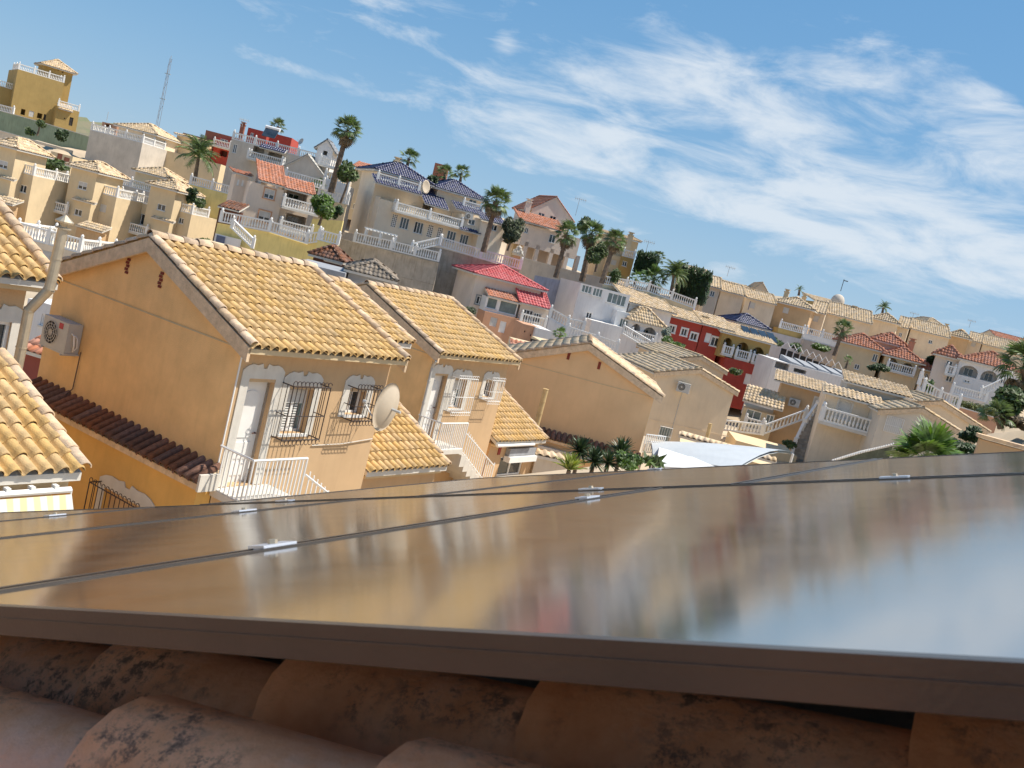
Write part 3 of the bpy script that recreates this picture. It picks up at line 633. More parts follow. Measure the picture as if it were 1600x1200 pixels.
#@@SCENE
# ================================================================== near houses
def near_house(name, label, px, py, D, yaw, group, iron, low_window=False, indiv=True, W_=4.45, Dp=6.42, rise=1.28, cols=None, flue=None, facade=True, wallm=PEACH, tiles=None, strip_y0=.1, zs=-2.62, gablem=None):
    T = Thing(name, label, 'house', at(px, py, D), 90-yaw, -6.2, group); F = T.face()
    holes = []
    if facade: holes = [W('door', .30, 1.0, -2.78, -.62, rev=.3), W('blind', 1.42, 2.15, -1.70, -.74, rev=.3), W('win', 3.26, 3.84, -1.28, -.74, rev=.3)]
    tm = tiles or TILEY
    zt_ = .14; mb = MB(); wallface(mb, F, 0, W_, zs-.2, zt_, holes); T.add(mb, 'front_wall', wallm); mb = MB()
    mb.poly([(0, 0, zs-.2), (0, Dp, zs-.2), (0, Dp, zt_), (0, Dp/2, rise+.12), (0, 0, zt_)]); mb.poly([(W_, 0, -6.2), (W_, Dp, -6.2), (W_, Dp, zt_), (W_, Dp/2, rise+.12), (W_, 0, zt_)])
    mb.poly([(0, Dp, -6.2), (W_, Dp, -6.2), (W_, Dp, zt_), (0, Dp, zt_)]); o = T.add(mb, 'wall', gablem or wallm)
    if facade:
        for h, yy in zip(holes, (.18, .18, .18)):
            a, b, c, d = h['s0'], h['s1'], h['z0'], h['z1']
            if h['kind'] == 'door':
                m = MB(); m.box(a, b, .2, .26, c, d); f = T.add(m, 'door', WHITE)
                m = MB(); x0, x1 = a+.12, b-.12; zt = d-.42; pts = [(x0, c+.95), (x1, c+.95), (x1, zt)]+[((x0+x1)/2+(x1-x0)/2*math.cos(t*math.pi/8), zt+.2*math.sin(t*math.pi/8)) for t in range(1, 8)]+[(x0, zt)]
                m.poly([(x, .185, z) for x, z in pts]); 
                for (p, q), (r_, s_) in zip(pts, pts[1:]+pts[:1]): m.poly([(p, .185, q), (r_, .185, s_), (r_, .2, s_), (p, .2, q)])
                m.box(x0, x1, .185, .199, c+.15, c+.42); m.box(x0, x1, .185, .199, c+.5, c+.85); T.add(m, 'door_panel', WHITE, f)
                m = MB(); m.tube([(b-.07, .19, c+1.05), (b-.07, .14, c+1.05), (b-.17, .14, c+1.05)], .014, 5); T.add(m, 'handle', BROWNM, f)
                m = MB(); m.box(a-.05, a, .12, .25, c, d+.05); m.box(b, b+.05, .12, .25, c, d+.05); m.box(a, b, .12, .25, d, d+.05); T.add(m, 'door_frame', WHITE)
            else:
                t = .05; m = MB(); m.box(a, b, .16, .22, c, c+t); m.box(a, b, .16, .22, d-t, d); m.box(a, a+t, .16, .22, c+t, d-t); m.box(b-t, b, .16, .22, c+t, d-t); m.box((a+b)/2-.03, (a+b)/2+.03, .165, .215, c+t, d-t); f = T.add(m, 'window', WHITE)
                m = MB(); m.box(a+t, b-t, .2, .21, c+t, d-t); T.add(m, 'pane', GLASSG if h['kind'] == 'blind' else GLASS, f)
                if h['kind'] == 'blind':
                    m = MB(); n = 9; zz = c+.62
                    for i in range(n): z = zz+(d-t-zz)*i/n; m.box(a+t, b-t, .14, .155, z, z+(d-t-zz)/n*.85)
                    T.add(m, 'shutter', SHUT, f)
                    m = MB(); 
                    for i in range(10): z = c+t+.006+i*.055; m.box(a+t, b-t-.12, .185, .195, z, z+.03)
                    T.add(m, 'blind', WHITE, f)
                m = MB(); m.box(a-.05, b+.05, -.06, .15, c-.06, c-.003); T.add(m, 'sill', WHITE, f)
        surround(T, F, .30, 1.0, -2.78, -.55, TRIM); surround(T, F, 1.42, 2.15, -1.75, -.66, TRIM); surround(T, F, 3.26, 3.84, -1.33, -.66, TRIM)
        grille(T, F, 1.2, 2.28, -1.74, -.60, iron, .34, 9); grille(T, F, 3.16, 3.94, -1.33, -.60, iron, .34, 7)
        # balcony landing with its rail and the stair going down
        m = MB(); m.box(-.06, 1.42, -1.0, -.002, zs-.2-.12, zs-.2+.02); T.add(m, 'balcony_floor', TRIM)
        rl = MB(); zt = -1.92; z0 = zs-.16
        rl.tube([(-.04, -.02, zt), (-.04, -.97, zt), (1.38, -.97, zt)], .026, 6); rl.tube([(-.04, -.02, z0), (-.04, -.97, z0), (1.38, -.97, z0)], .02, 5)
        for x, y in ((-.04, -.97), (1.38, -.97), (.66, -.97)): rl.tube([(x, y, z0-.06), (x, y, zt)], .024, 6)
        r = T.add(rl, 'balcony_rail', WHITE); k = ('rbar',)
        if k not in TCACHE: TCACHE[k] = MB().box(-.012, .012, -.012, .012, 0, zt-z0).mesh('bar', WHITE)
        for i in range(1, 8): link('bar', TCACHE[k], r, Matrix.Translation((-.04, -.02-.95*i/8, z0)))
        for i in range(1, 14): link('bar', TCACHE[k], r, Matrix.Translation((-.04+1.42*i/14, -.97, z0)))
        m = MB(); n = 11
        for i in range(n): m.box(1.42+.27*i, 1.42+.27*(i+1)+.02, -1.0, -.002, zs-.35-.18*(i+1)-.25, zs-.2-.18*(i+1))
        T.add(m, 'stair', TRIM)
        rl = MB(); e = 1.42+.27*8; dz = -.18*8; rl.tube([(1.42, -.97, zt-.35), (e, -.97, zt-.1+dz)], .024, 6); rl.tube([(1.42, -.97, z0-.1), (e, -.97, z0+dz)], .018, 5); rl.tube([(e, -.97, zt+dz), (e, -.97, z0+dz-.3)], .024, 6); r = T.add(rl, 'stair_rail', WHITE)
        for i in range(1, 16): link('bar', TCACHE[k], r, Matrix.Translation((1.42+(e-1.42)*i/16, -.97, z0-.1+dz*i/16))@Matrix.Scale(.88, 4))
    # lower storey, standing out below the skirt of tiles
    lw = MB(); FL = T.face(-.36, 0, -90); lh = [W('shut', -2.75, -1.3, -4.9, -3.72, rev=.2)] if low_window else []
    wallface(lw, FL, -Dp, -.02, -6.2, zs-.02, lh); F2 = T.face(0, .0, 0); lw.poly([(-.36, .02, -6.2), (0, .02, -6.2), (0, .02, zs-.02), (-.36, .02, zs-.02)]); fw = MB(); fw.poly([(0, 0.0, -6.2), (W_, 0.0, -6.2), (W_, 0.0, zs-.2), (0, 0.0, zs-.2)]); T.add(fw, 'lower_front_wall', wallm)
    T.add(lw, 'lower_wall', OCHRE if low_window else wallm)
    if low_window:
        for h in lh: m = MB(); FL.box(m, h['s0'], h['s1'], h['z0'], h['z1'], -.19, -.15); T.add(m, 'shutter', PEACH)
        surround(T, FL, -2.75, -1.3, -4.9, -3.70, TRIM); grille(T, FL, -2.87, -1.2, -5.0, -3.62, IRON, .3, 11)
    st = shed(T, [(-.50, Dp, zs-.04), (-.50, strip_y0-.2, zs-.04), (0.0, strip_y0-.2, zs+.24), (0.0, Dp, zs+.24)], .235, .58, TILEK, indiv=indiv, sides='', name='tile_skirt', trim=MORTAR)
    m = MB(); m.box(-.5, -.02, -.16, -.10, zs-.18, zs+.16); T.add(m, 'skirt_end', TRIM)
    gable_roof(T, 0, W_, 0, Dp, .24, rise, tm, 'x', ov=.34, tw=.225, tl=.32, trim=TRIMP, indiv=indiv, capm=CAPM, vo=.16, sides=(0,), vm=MORTAR)
    shed(T, [(W_+.16, Dp+.34, .1), (-.16, Dp+.34, .1), (-.16, Dp/2, rise+.23), (W_+.16, Dp/2, rise+.23)], .25, .4, tm, sides='', name='rear_roof')
    m = MB(); m.box(0.002, W_-.002, -.24, -.002, -.01, .13); T.add(m, 'cornice', TRIMP)
    # gable: string course and two vents
    m = MB(); m.box(-.012, -.002, .02, Dp-.02, .0, .03); T.add(m, 'string_course', TRIMP)
    return T
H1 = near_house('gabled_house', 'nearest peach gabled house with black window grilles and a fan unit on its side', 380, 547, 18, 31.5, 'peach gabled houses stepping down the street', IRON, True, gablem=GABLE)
for y, z in ((3.96, .82), (2.80, .77)):
    for i in range(5):
        m = MB(); m.box(-.02, -.003, y-.05+(.03 if i % 2 else 0), y+.05+(.03 if i % 2 else 0), z-.17+i*.07, z-.17+i*.07+.055); H1.add(m, 'vent', mat('vent_red', (.22, .035, .02), .8))
m = MB(); m.tube([(-.03, 4.95, -1.35), (-.03, 4.98, -2.2), (-.25, 5.15, -2.58), (-.55, 5.3, -2.66), (-.42, 5.3, -3.1)], .012, 4); H1.add(m, 'cable', mat('cable_dark', (.12, .08, .06), .7))
m = MB(); m.tube([(2.45, -.02, -1.98), (3.4, -.03, -1.96), (4.4, -.03, -1.86)], .012, 4); H1.add(m, 'cable', TRIM)
m = MB(); m.box(-.012, .012, -.012, .012, -2.7, -.1); H1.add(m, 'corner_bead', WHITE)
# air conditioner on the gable of H1 (front faces away from the wall, to the left)
P = H1.w((-.36, 6.0, -1.42)); ac_unit('air_conditioner', 'pale grey fan unit with a red badge bracketed to the nearest gable wall', P, 90-31.5-90, .95, .66, .34, logo=True)
# dish on the right corner of H1
T = Thing('satellite_dish', 'large cream satellite dish fixed to the right corner of the nearest house', 'satellite dish', at(603, 636, 17.7), 0, 0, None, ground=False)
def dish(T, R, ang, el, m, depth=.13):
    rot = Matrix.Rotation(R_(ang), 3, 'Z')@Matrix.Rotation(R_(el), 3, 'X'); mb = MB(); n = 28; rg = 6
    for side, off in ((0, 0), (1, .012)):
        for i in range(rg+1):
            r = R*i/rg
            for j in range(n): t = 2*math.pi*j/n; mb.v.append(tuple(rot@V((r*math.cos(t)*.92, depth*(1-(r/R)**2)+off, r*math.sin(t)))))
    for side in (0, 1):
        b = side*(rg+1)*n
        for i in range(rg):
            for j in range(n): mb.f.append((b+i*n+j, b+i*n+(j+1) % n, b+(i+1)*n+(j+1) % n, b+(i+1)*n+j))
    b0 = rg*n; b1 = (2*rg+1)*n
    for j in range(n): mb.f.append((b0+j, b0+(j+1) % n, b1+(j+1) % n, b1+j))
    T.add(mb, 'reflector', m, smooth=True)
    f = rot@V((0, -R*1.05, -R*.1)); a = rot@V((0, 0, -R*.95)); mb = MB(); mb.tube([tuple(a), tuple(f)], .014, 5); T.add(mb, 'arm', GREYP); mb = MB(); mb.tube([tuple(f), tuple(f*.86)], .035, 8); T.add(mb, 'receiver', GREYP)
    mb = MB(); mb.tube([tuple(rot@V((0, depth, 0))), tuple(rot@V((0, depth+.2, 0)))], .03, 6); T.add(mb, 'mount', GREYP)
dish(T, .48, 248, -2, DISHM)
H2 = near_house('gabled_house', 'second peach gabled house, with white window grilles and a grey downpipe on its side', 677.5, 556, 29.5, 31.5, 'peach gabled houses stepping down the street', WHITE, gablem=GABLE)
m = MB(); m.tube([(-.2, -.3, -.1), (-.06, -.1, -.35), (-.06, -.1, -2.8)], .04, 6); 
for z in (-.8, -1.5, -2.2): m.tube([(-.06, -.1, z-.03), (-.06, -.1, z+.03)], .055, 6)
H2.add(m, 'downpipe', GREYP)
# wings between the gabled houses
T = H1; F = T.face(0, 2.6, 0); a = F.px(603, 530); b = F.px(645, 532)
T = Thing('house_wing', 'small peach link roof set back between the two gabled houses', 'house', H1.w((4.47, 1.85, .1)), 58.5, -6, ground=False)
block(T, 0, 2.3, 0, 2.6, -6, .1, PEACH); shed(T, [(-.02, -.35, .1), (2.5, -.35, .1), (2.5, 2.3, 1.12), (-.02, 2.3, 1.12)], .225, .32, TILEY, indiv=True, capm=CAPM, sides='rt')
def wing(label, P, W_, zt, back, rise, wh, group='tiled single storey wings', extra=None):
    T = Thing('house_wing', label, 'house', P, 58.5, -wh, group, ground=False); m = MB()
    hs = extra(T) if extra else []
    block(T, .05, W_-.1, 0.25, back, -wh, -.12, PEACH, f=hs)
    shed(T, [(0, 0, 0), (W_, 0, 0), (W_, back, rise), (0, back, rise)], .225, .32, TILEY, indiv=True, capm=CAPM, sides='r')
    m = MB(); m.box(.05, W_-.1, .08, .248, -.2, -.13); T.add(m, 'cornice', TRIMP)
    return T
def wing_px(label, Dl, l, r, back, rise, wh, **k):
    P = at(l[0], l[1], Dl); T0 = Face.__new__(Face); n = V((math.cos(R_(-31.5)), math.sin(R_(-31.5)), 0)); rr = ray(*r); kk = (P-CAM).dot(n)/rr.dot(n); Q = CAM+rr*kk
    return wing(label, P, (Q-P).length, 0, back, rise, wh, **k)
wing_px('yellow tiled low wing of the nearest house, beside the satellite dish', 21.9, (574, 738), (700, 724), 3.1, 1.5, 2.8)
def lowwin(T):
    F = T.face(0, .25, 0); return [F.rect('win', (783, 714), (812, 741))]
W2 = wing_px('yellow tiled low wing of the second house with a white gutter and awning box', 33.6, (776, 691), (853, 690), 3.6, 1.8, 3.0, extra=lowwin)
m = MB(); m.tube([(.0, -.06, -.12), (W2.e.location.x*0+2.6, -.06, -.12)], .06, 6); W2.add(m, 'gutter', WHITE)
F = W2.face(0, .25, 0); a = F.px(786, 716); b = F.px(828, 716); m = MB(); F.box(m, a[0], b[0], a[1]-.1, a[1]+.12, .02, .3); W2.add(m, 'awning_box', WHITE)
m = MB(); F.box(m, a[0]+.05, b[0]-.05, a[1]+.14, a[1]+.42, .01, .2); W2.add(m, 'roller_box', GREYR)
a = F.px(778, 704); m = MB(); F.box(m, a[0], a[0]+.17, a[1]-.16, a[1]+.16, .005, .03); W2.add(m, 'wall_tile', mat('red_tile', (.30, .03, .02), .5))
# house at the left edge
H0 = Thing('gabled_house', 'peach house cut off by the left edge, its eave beside the steel flue', 'house', at(43, 446, 16.3), 58.5, -7, None); F = H0.face()
hs = [F.rect('win', (-22, 500), (2, 590), rev=.25)]
block(H0, -4.4, 0, 0, 6, -7, .2, PEACH, f=hs); surround(H0, F, hs[0]['s0']-.1, hs[0]['s1'], hs[0]['z0'], hs[0]['z1'], TRIM)
gable_roof(H0, -4.4, 0, 0, 6, 0.28, 1.3, TILEY, 'x', ov=.34, tw=.225, tl=.32, indiv=True, capm=CAPM, vo=.34, sides=(0,), fas=.2)
m = MB(); m.box(-4.4, .2, -.25, -.002, -.06, .14); H0.add(m, 'cornice', TRIMP)
T = Thing('house_wing', 'yellow tiled wing at the left edge above a striped awning', 'house', at(128, 738, 12.6), 58.5, -4.5, None)
shed(T, [(-4, 0, 0), (0, 0, 0), (0, 2.45, .98), (-4, 2.45, .98)], .225, .32, TILEY, indiv=True, capm=CAPM, sides='r')
block(T, -4, -.15, .35, 2.9, -4.5, -.14, PEACH); m = MB(); m.box(-4, -.1, .1, .348, -.28, -.13); T.add(m, 'cornice', TRIMP)
WG = T
T = Thing('awning', 'striped awning with a white roller tube, under the wing at the left edge', 'awning', at(110, 765, 12.45), 58.5, 0, None, ground=False)
m = MB(); m.tube([(-3, 0, 0), (0, 0, 0)], .045, 8); T.add(m, 'roller', WHITE)
m = MB()
for i in range(8): m.box(-.25-.33*i, -.19-.33*i, -.03, .06, .03, .08)
T.add(m, 'bracket', WHITE)
m = MB(); n = 44
for i in range(n):
    for k in range(4):
        g = lambda a, b: (-3+3*a/n, -.05-.05*b+.03*math.sin(a*.8)*b/3, -.05-.1*b-(.015*math.sin(a*.9) if b == 4 else 0))
        m.poly([g(i, k+1), g(i+1, k+1), g(i+1, k), g(i, k)])
T.add(m, 'striped_cloth', AWNY, smooth=True)
m = MB(); m.tube([(.02, 0, 0), (.04, .02, -1.6)], .014, 5); T.add(m, 'cord', WHITE)
# flue
def flue(label, pts, D, r, m=METAL, cap=True):
    P = [at(x, y, D+dd) for x, y, dd in pts]; T = Thing('flue_pipe', label, 'flue', P[-1], 0, 0, None, ground=False); Q = [T.l(p) for p in P]
    for a, b in zip(Q, Q[1:]):
        mb = MB(); mb.tube([a, b], r, 14); T.add(mb, 'pipe', m, smooth=False)
        n = max(1, int((b-a).length/.45)); cb = MB()
        for i in range(n+1): c = a+(b-a)*(i/n); d = (b-a).normalized()*.012; cb.tube([c-d, c+d], r*1.09, 14)
        T.add(cb, 'clamp_band', m)
    if cap: c = Q[0]; mb = MB(); mb.lathe((c.x, c.y, c.z+.08), [(r*1.7, 0), (r*1.75, .03), (r*.3, .13), (.01, .14)], 14); mb.lathe((c.x, c.y, c.z-.02), [(r*1.5, 0), (r*1.5, .02), (r, .03)], 14); mb.tube([c+V((r*.6, 0, 0)), c+V((r*.6, 0, .1))], .012, 4); mb.tube([c-V((r*.6, 0, 0)), c+V((-r*.6, 0, .1))], .012, 4); T.add(mb, 'cowl', METAL)
    return T
flue('steel flue with elbows and a cowl rising beside the left edge house', [(99, 356, .1), (77, 452, .05), (45, 485, 0), (22, 600, 0)], 15.6, .085)
# third gabled house, end wall towards us
H3 = near_house('gabled_house', 'tan gabled house with a plain end wall above the yuccas', 1022, 622, 40, 3, 'peach gabled houses stepping down the street', WHITE, facade=False, indiv=False, W_=5, Dp=6.45, wallm=(TANW := mat('stucco_tan', (.78, .52, .28), .9, .05, .7, .3, 60, streak=.12)), tiles=TILEO, zs=-2.75)
for y, z in ((3.96, .82), (2.6, .75)): m = MB(); m.box(-.02, -.003, y-.06, y+.06, z-.16, z+.16); H3.add(m, 'vent', mat('vent_red', (.22, .035, .02)))
m = MB(); m.box(-.62, -.37, .1, 6.3, -3.25, -3.13); H3.add(m, 'ledge', TRIM)
flue('short brass coloured flue standing against the tan end wall', [(853, 608, -.9), (838, 665, -.9)], 40, .12, mat('flue_cream', (.62, .45, .22), .5), cap=False)
T = Thing('balcony_railing', 'white metal balcony railing beside the corner of the tan end wall', 'railing', at(1003, 706, 39.6), 40, 0, None, ground=False); F = T.face(); m = MB(); a = F.px(1032, 712)[0]
m.tube([(0, 0, .0), (a, 0, 0)], .02, 4); m.tube([(0, 0, .78), (a, 0, .78)], .025, 4); T.add(m, 'rail', WHITE)
bb = MB().box(-.014, .014, -.014, .014, 0, .78).mesh('bar', WHITE)
for i in range(11): link('bar', bb, T.e, Matrix.Translation((a*i/10, 0, 0)))
# panel array on our own roof

# ================================================================== our own roof: clay tiles and solar panels
SLP = R_(21.1); YB = R_(31.5); Bd = V((math.sin(YB), math.cos(YB), 0)); Ad = V((-math.cos(YB), math.sin(YB), 0)); Pa = Ad*math.cos(SLP)-V((0, 0, 1))*math.sin(SLP); Nn = Bd.cross(Pa)
if Nn.z < 0: Nn = -Nn
BASE = Matrix(((Pa.x, Bd.x, Nn.x, 0), (Pa.y, Bd.y, Nn.y, 0), (Pa.z, Bd.z, Nn.z, 0), (0, 0, 0, 1)))
def roofmat(a, b, n): return Matrix.Translation(CAM+Pa*a+Bd*b+Nn*n)@BASE
HP = -.125
pm, t, p = new_mat('solar_glass'); n = t.nodes.new; l = t.links.new
p.inputs['Base Color'].default_value = (.035, .028, .02, 1); p.inputs['Specular IOR Level'].default_value = 1.0; p.inputs['IOR'].default_value = 3.6
c = n('ShaderNodeTexCoord'); z1 = n('ShaderNodeTexNoise'); z1.inputs['Scale'].default_value = 2.2; z1.inputs['Detail'].default_value = 5; l(c.outputs['Object'], z1.inputs['Vector'])
q = n('ShaderNodeMapRange'); q.inputs[3].default_value = .075; q.inputs[4].default_value = .125; l(z1.outputs['Fac'], q.inputs[0]); l(q.outputs[0], p.inputs['Roughness'])
z2 = n('ShaderNodeTexNoise'); z2.inputs['Scale'].default_value = 1.3; z2.inputs['Detail'].default_value = 2; l(c.outputs['Object'], z2.inputs['Vector']); bp = n('ShaderNodeBump'); bp.inputs['Strength'].default_value = .10; bp.inputs['Distance'].default_value = .012; l(z2.outputs['Fac'], bp.inputs['Height']); l(bp.outputs[0], p.inputs['Normal'])
# thin film of pale dust
z3 = n('ShaderNodeTexNoise'); z3.inputs['Scale'].default_value = 9; z3.inputs['Detail'].default_value = 8; l(c.outputs['Object'], z3.inputs['Vector'])
q3 = n('ShaderNodeMapRange'); q3.inputs[1].default_value = .35; q3.inputs[2].default_value = .8; q3.inputs[3].default_value = .03; q3.inputs[4].default_value = .10; l(z3.outputs['Fac'], q3.inputs[0])
df = n('ShaderNodeBsdfDiffuse'); df.inputs[0].default_value = (.40, .33, .25, 1); ms = n('ShaderNodeMixShader'); l(q3.outputs[0], ms.inputs[0]); l(p.outputs[0], ms.inputs[1]); l(df.outputs[0], ms.inputs[2]); l(ms.outputs[0], t.nodes['Material Output'].inputs[0])
FRAME = mat('panel_frame_bronze', (.085, .072, .062), .3, .06, 8, .03, 200, metal=.5)
WD, HT, TH, G = 1.155, 2.1, .027, .02
ARR = Thing('solar_array', 'two rows of dark solar panels bolted over the clay tiles right before the lens', 'solar panels', (0, 0, 0), 0, 0, None, ground=False); ARR.e.matrix_world = roofmat(0, 0, HP)
def panel(a0, b0, label):
    m = MB(); e = .011; z0 = -TH; zt = .0025
    m.box(0, WD, 0, e, z0, zt); m.box(0, WD, HT-e, HT, z0, zt); m.box(0, e, e, HT-e, z0, zt); m.box(WD-e, WD, e, HT-e, z0, zt)
    m.box(.0, WD, -.0012, 0, -.011, -.009); o = ARR.add(m, 'solar_panel', FRAME, label=label); o.matrix_local = Matrix.Translation((a0, b0, 0))
    m = MB(); m.box(e, WD-e, e, HT-e, -.006, 0); ARR.add(m, 'glass', pm, o)
    m = MB(); m.box(e, WD-e, e, HT-e, -.03, -.025); ARR.add(m, 'backsheet', mat('backsheet', (.5, .5, .5), .6), o)
names = ['nearest solar panel, reflecting red, grey and blue in front of the lens', 'solar panel second from the right in the near row', 'solar panel third from the right in the near row', 'solar panel at the far left end of the near row', 'solar panel just out of frame on the right of the near row']
B0 = .556; STEP = WD+G
for i, a in enumerate((-.005, -.005+STEP, -.005+2*STEP, -.005+3*STEP)): panel(a, B0, names[i])
panel(-.005-STEP, B0, names[4])
for i, a in enumerate((3.28-WD, 3.28-WD-STEP, 3.28-WD-2*STEP, 3.28-WD-3*STEP)): panel(a, B0+HT+.052, ['far row solar panel at its left end, below the nearest house', 'far row solar panel behind the middle joint, below the yuccas', 'far row solar panel nearest the right edge', 'far row solar panel outside the frame on the right'][i])
CL = mat('clamp_aluminium', (.75, .76, .80), .35, .03, 20, .02, 200, metal=.7)
def clamp(a, b, along, label):
    m = MB(); m.box(-.036, .036, -.018, .018, .003, .0075); m.box(-.036, .036, -.006, .006, -.03, .0029); o = ARR.add(m, 'panel_clamp', CL); o.matrix_local = Matrix.Translation((a, b, 0))@Matrix.Rotation(0 if along == 'a' else R_(90), 4, 'Z'); m = MB(); m.tube([(0, 0, .0076), (0, 0, .014)], .008, 6); ARR.add(m, 'bolt', METAL, o)
j1 = -.005+STEP-G/2; j2 = j1+STEP; j3 = j2+STEP; gb = B0+HT+.026
clamp(j1, 1.10, 'b', 'silver clamp nearest the lens on the first joint of the near row'); clamp(j1, 2.2, 'b', 'silver clamp far along the first joint, near the row gap')
clamp(j2, 2.1, 'b', 'silver clamp on the second joint of the near row'); clamp(j3, 2.2, 'b', 'silver clamp on the joint at the far left')
clamp(1.40, gb, 'a', 'silver clamp in the row gap left of the middle'); clamp(.49, gb, 'a', 'silver clamp in the row gap at the right'); clamp(2.75, gb, 'a', 'silver clamp in the row gap at its left end')
clamp(2.1, B0+2*HT+.03, 'a', 'silver clamp on the outer edge of the far row')
for b in (B0+.45, B0+HT-.45, B0+HT+.5, B0+2*HT-.4): m = MB(); m.box(-1.2, 4.7 if b < B0+HT else 3.3, b-.02, b+.02, -TH-.045, -TH-.002); ARR.add(m, 'mounting_rail', ALU)
# tiles of our roof: barrels run down the slope (a), courses across (b)
RT = mat('old_clay_tile', (.42, .20, .10), .92, .2, 7, .8, 90, col2=(.22, .10, .055), rand=.15)
def old_tile_mat():
    m, t, p = new_mat('lichened_tile'); n = t.nodes.new; l = t.links.new; c = n('ShaderNodeTexCoord')
    oi = n('ShaderNodeObjectInfo'); ad = n('ShaderNodeVectorMath'); ad.operation = 'ADD'; l(c.outputs['Object'], ad.inputs[0]); cm = n('ShaderNodeCombineXYZ'); mu = n('ShaderNodeMath'); mu.operation = 'MULTIPLY'; mu.inputs[1].default_value = 37; l(oi.outputs['Random'], mu.inputs[0]); l(mu.outputs[0], cm.inputs[0]); l(cm.outputs[0], ad.inputs[1])
    def nz(sc, d, r=.6): a = n('ShaderNodeTexNoise'); a.inputs['Scale'].default_value = sc; a.inputs['Detail'].default_value = d; a.inputs['Roughness'].default_value = r; l(ad.outputs[0], a.inputs['Vector']); return a.outputs['Fac']
    def ramp(f, p0, p1, c0, c1): r = n('ShaderNodeValToRGB'); e = r.color_ramp.elements; e[0].position = p0; e[1].position = p1; e[0].color = (*c0, 1); e[1].color = (*c1, 1); l(f, r.inputs[0]); return r.outputs[0]
    base = ramp(nz(9, 6), .3, .7, (.66, .27, .11), (.92, .48, .26)); pale = ramp(nz(5, 7, .65), .50, .66, (0, 0, 0), (1, 1, 1)); dark = ramp(nz(40, 12, .85), .49, .56, (0, 0, 0), (1, 1, 1))
    big = ramp(nz(7, 4), .46, .6, (0, 0, 0), (1, 1, 1))
    def mix(f, a, b, fm=1): x = n('ShaderNodeMix'); x.data_type = 'RGBA'; k = n('ShaderNodeMath'); k.operation = 'MULTIPLY'; k.inputs[1].default_value = fm; l(f, k.inputs[0]); l(k.outputs[0], x.inputs['Factor']); l(a, x.inputs['A']); x.inputs['B'].default_value = (*b, 1); return x.outputs['Result']
    k = mix(pale, base, (.82, .52, .36), .7); d2 = n('ShaderNodeMath'); d2.operation = 'MULTIPLY'; l(dark, d2.inputs[0]); l(big, d2.inputs[1]); k = mix(d2.outputs[0], k, (.07, .055, .045), .85)
    l(k, p.inputs['Base Color']); p.inputs['Roughness'].default_value = .9
    b = n('ShaderNodeBump'); b.inputs['Strength'].default_value = .7; b.inputs['Distance'].default_value = .004; l(nz(70, 8, .7), b.inputs['Height']); l(b.outputs[0], p.inputs['Normal']); return m
OT = old_tile_mat()
T = Thing('tiled_roof', 'old lichen-stained clay tile roof under the solar panels, right under the lens', 'roof', (0, 0, 0), 0, 0, None, ground=False); T.e.matrix_world = roofmat(0, 0, 0)
TP = .24; TL = .34; HR = -.352
tm_ = MB(); n_ = 10; Lt = TL+.06; R0, R1 = .098, .080
for (x, r, dz) in ((0, R1, 0), (Lt, R0, .022)):
    for i in range(n_+1): a = math.pi*i/n_; tm_.v.append((x, -r*math.cos(a), r*math.sin(a)*.95+dz))
for i in range(n_+1): a = math.pi*i/n_; tm_.v.append((Lt-.003, -(R0-.016)*math.cos(a), (R0-.016)*math.sin(a)*.95+.022))
k = n_+1
for i in range(n_): tm_.f.append((i, k+i, k+i+1, i+1)); tm_.f.append((k+i, 2*k+i, 2*k+i+1, k+i+1))
tme = tm_.mesh('roof_tile', OT, True)
ch = MB(); 
for (x, r, dz) in ((0, R0, .0), (Lt, R1, .022)):
    for i in range(7): a = math.pi*i/6; ch.v.append((x, -r*math.cos(a), -r*math.sin(a)*.6+dz))
for i in range(6): ch.f.append((i, i+1, 7+i+1, 7+i))
chm = ch.mesh('channel_tile', OT, True)
m = MB(); m.box(-2.6, 3.45, -.9, 5.25, HR-.22, HR-.10); m.box(3.45, 5.0, -.9, 2.62, HR-.22, HR-.101); deck = T.add(m, 'roof_deck', mat('roof_mortar', (.30, .24, .18), .95))
B_OFF = -.60; A_OFF = .09; lst = []
nb = 25
for j in range(nb):
    b = B_OFF+j*TP
    for i in range(-6, 13):
        a = A_OFF+i*TL
        amax = 3.5 if b > 2.62 else 4.9
        if a+TL > amax or a < -1.3 and b > 1.2: continue
        vis = b < .85 or (b > 4.4) or (a > 2.8)
        lst.append((not vis, a, b))
lst.sort(key=lambda q: q[0])
hid = MB()
for hidn, a, b in lst:
    if not hidn:
        link('roof_tile', tme, T.e, Matrix.Translation((a, b+random.uniform(-.006, .006), HR+.02+random.uniform(-.004, .006)))@Matrix.Rotation(random.uniform(-.03, .03), 4, 'Z'))
        link('channel_tile', chm, T.e, Matrix.Translation((a, b+TP/2, HR-.035)))
# outer edge of the far row: verge tiles lying along the slope

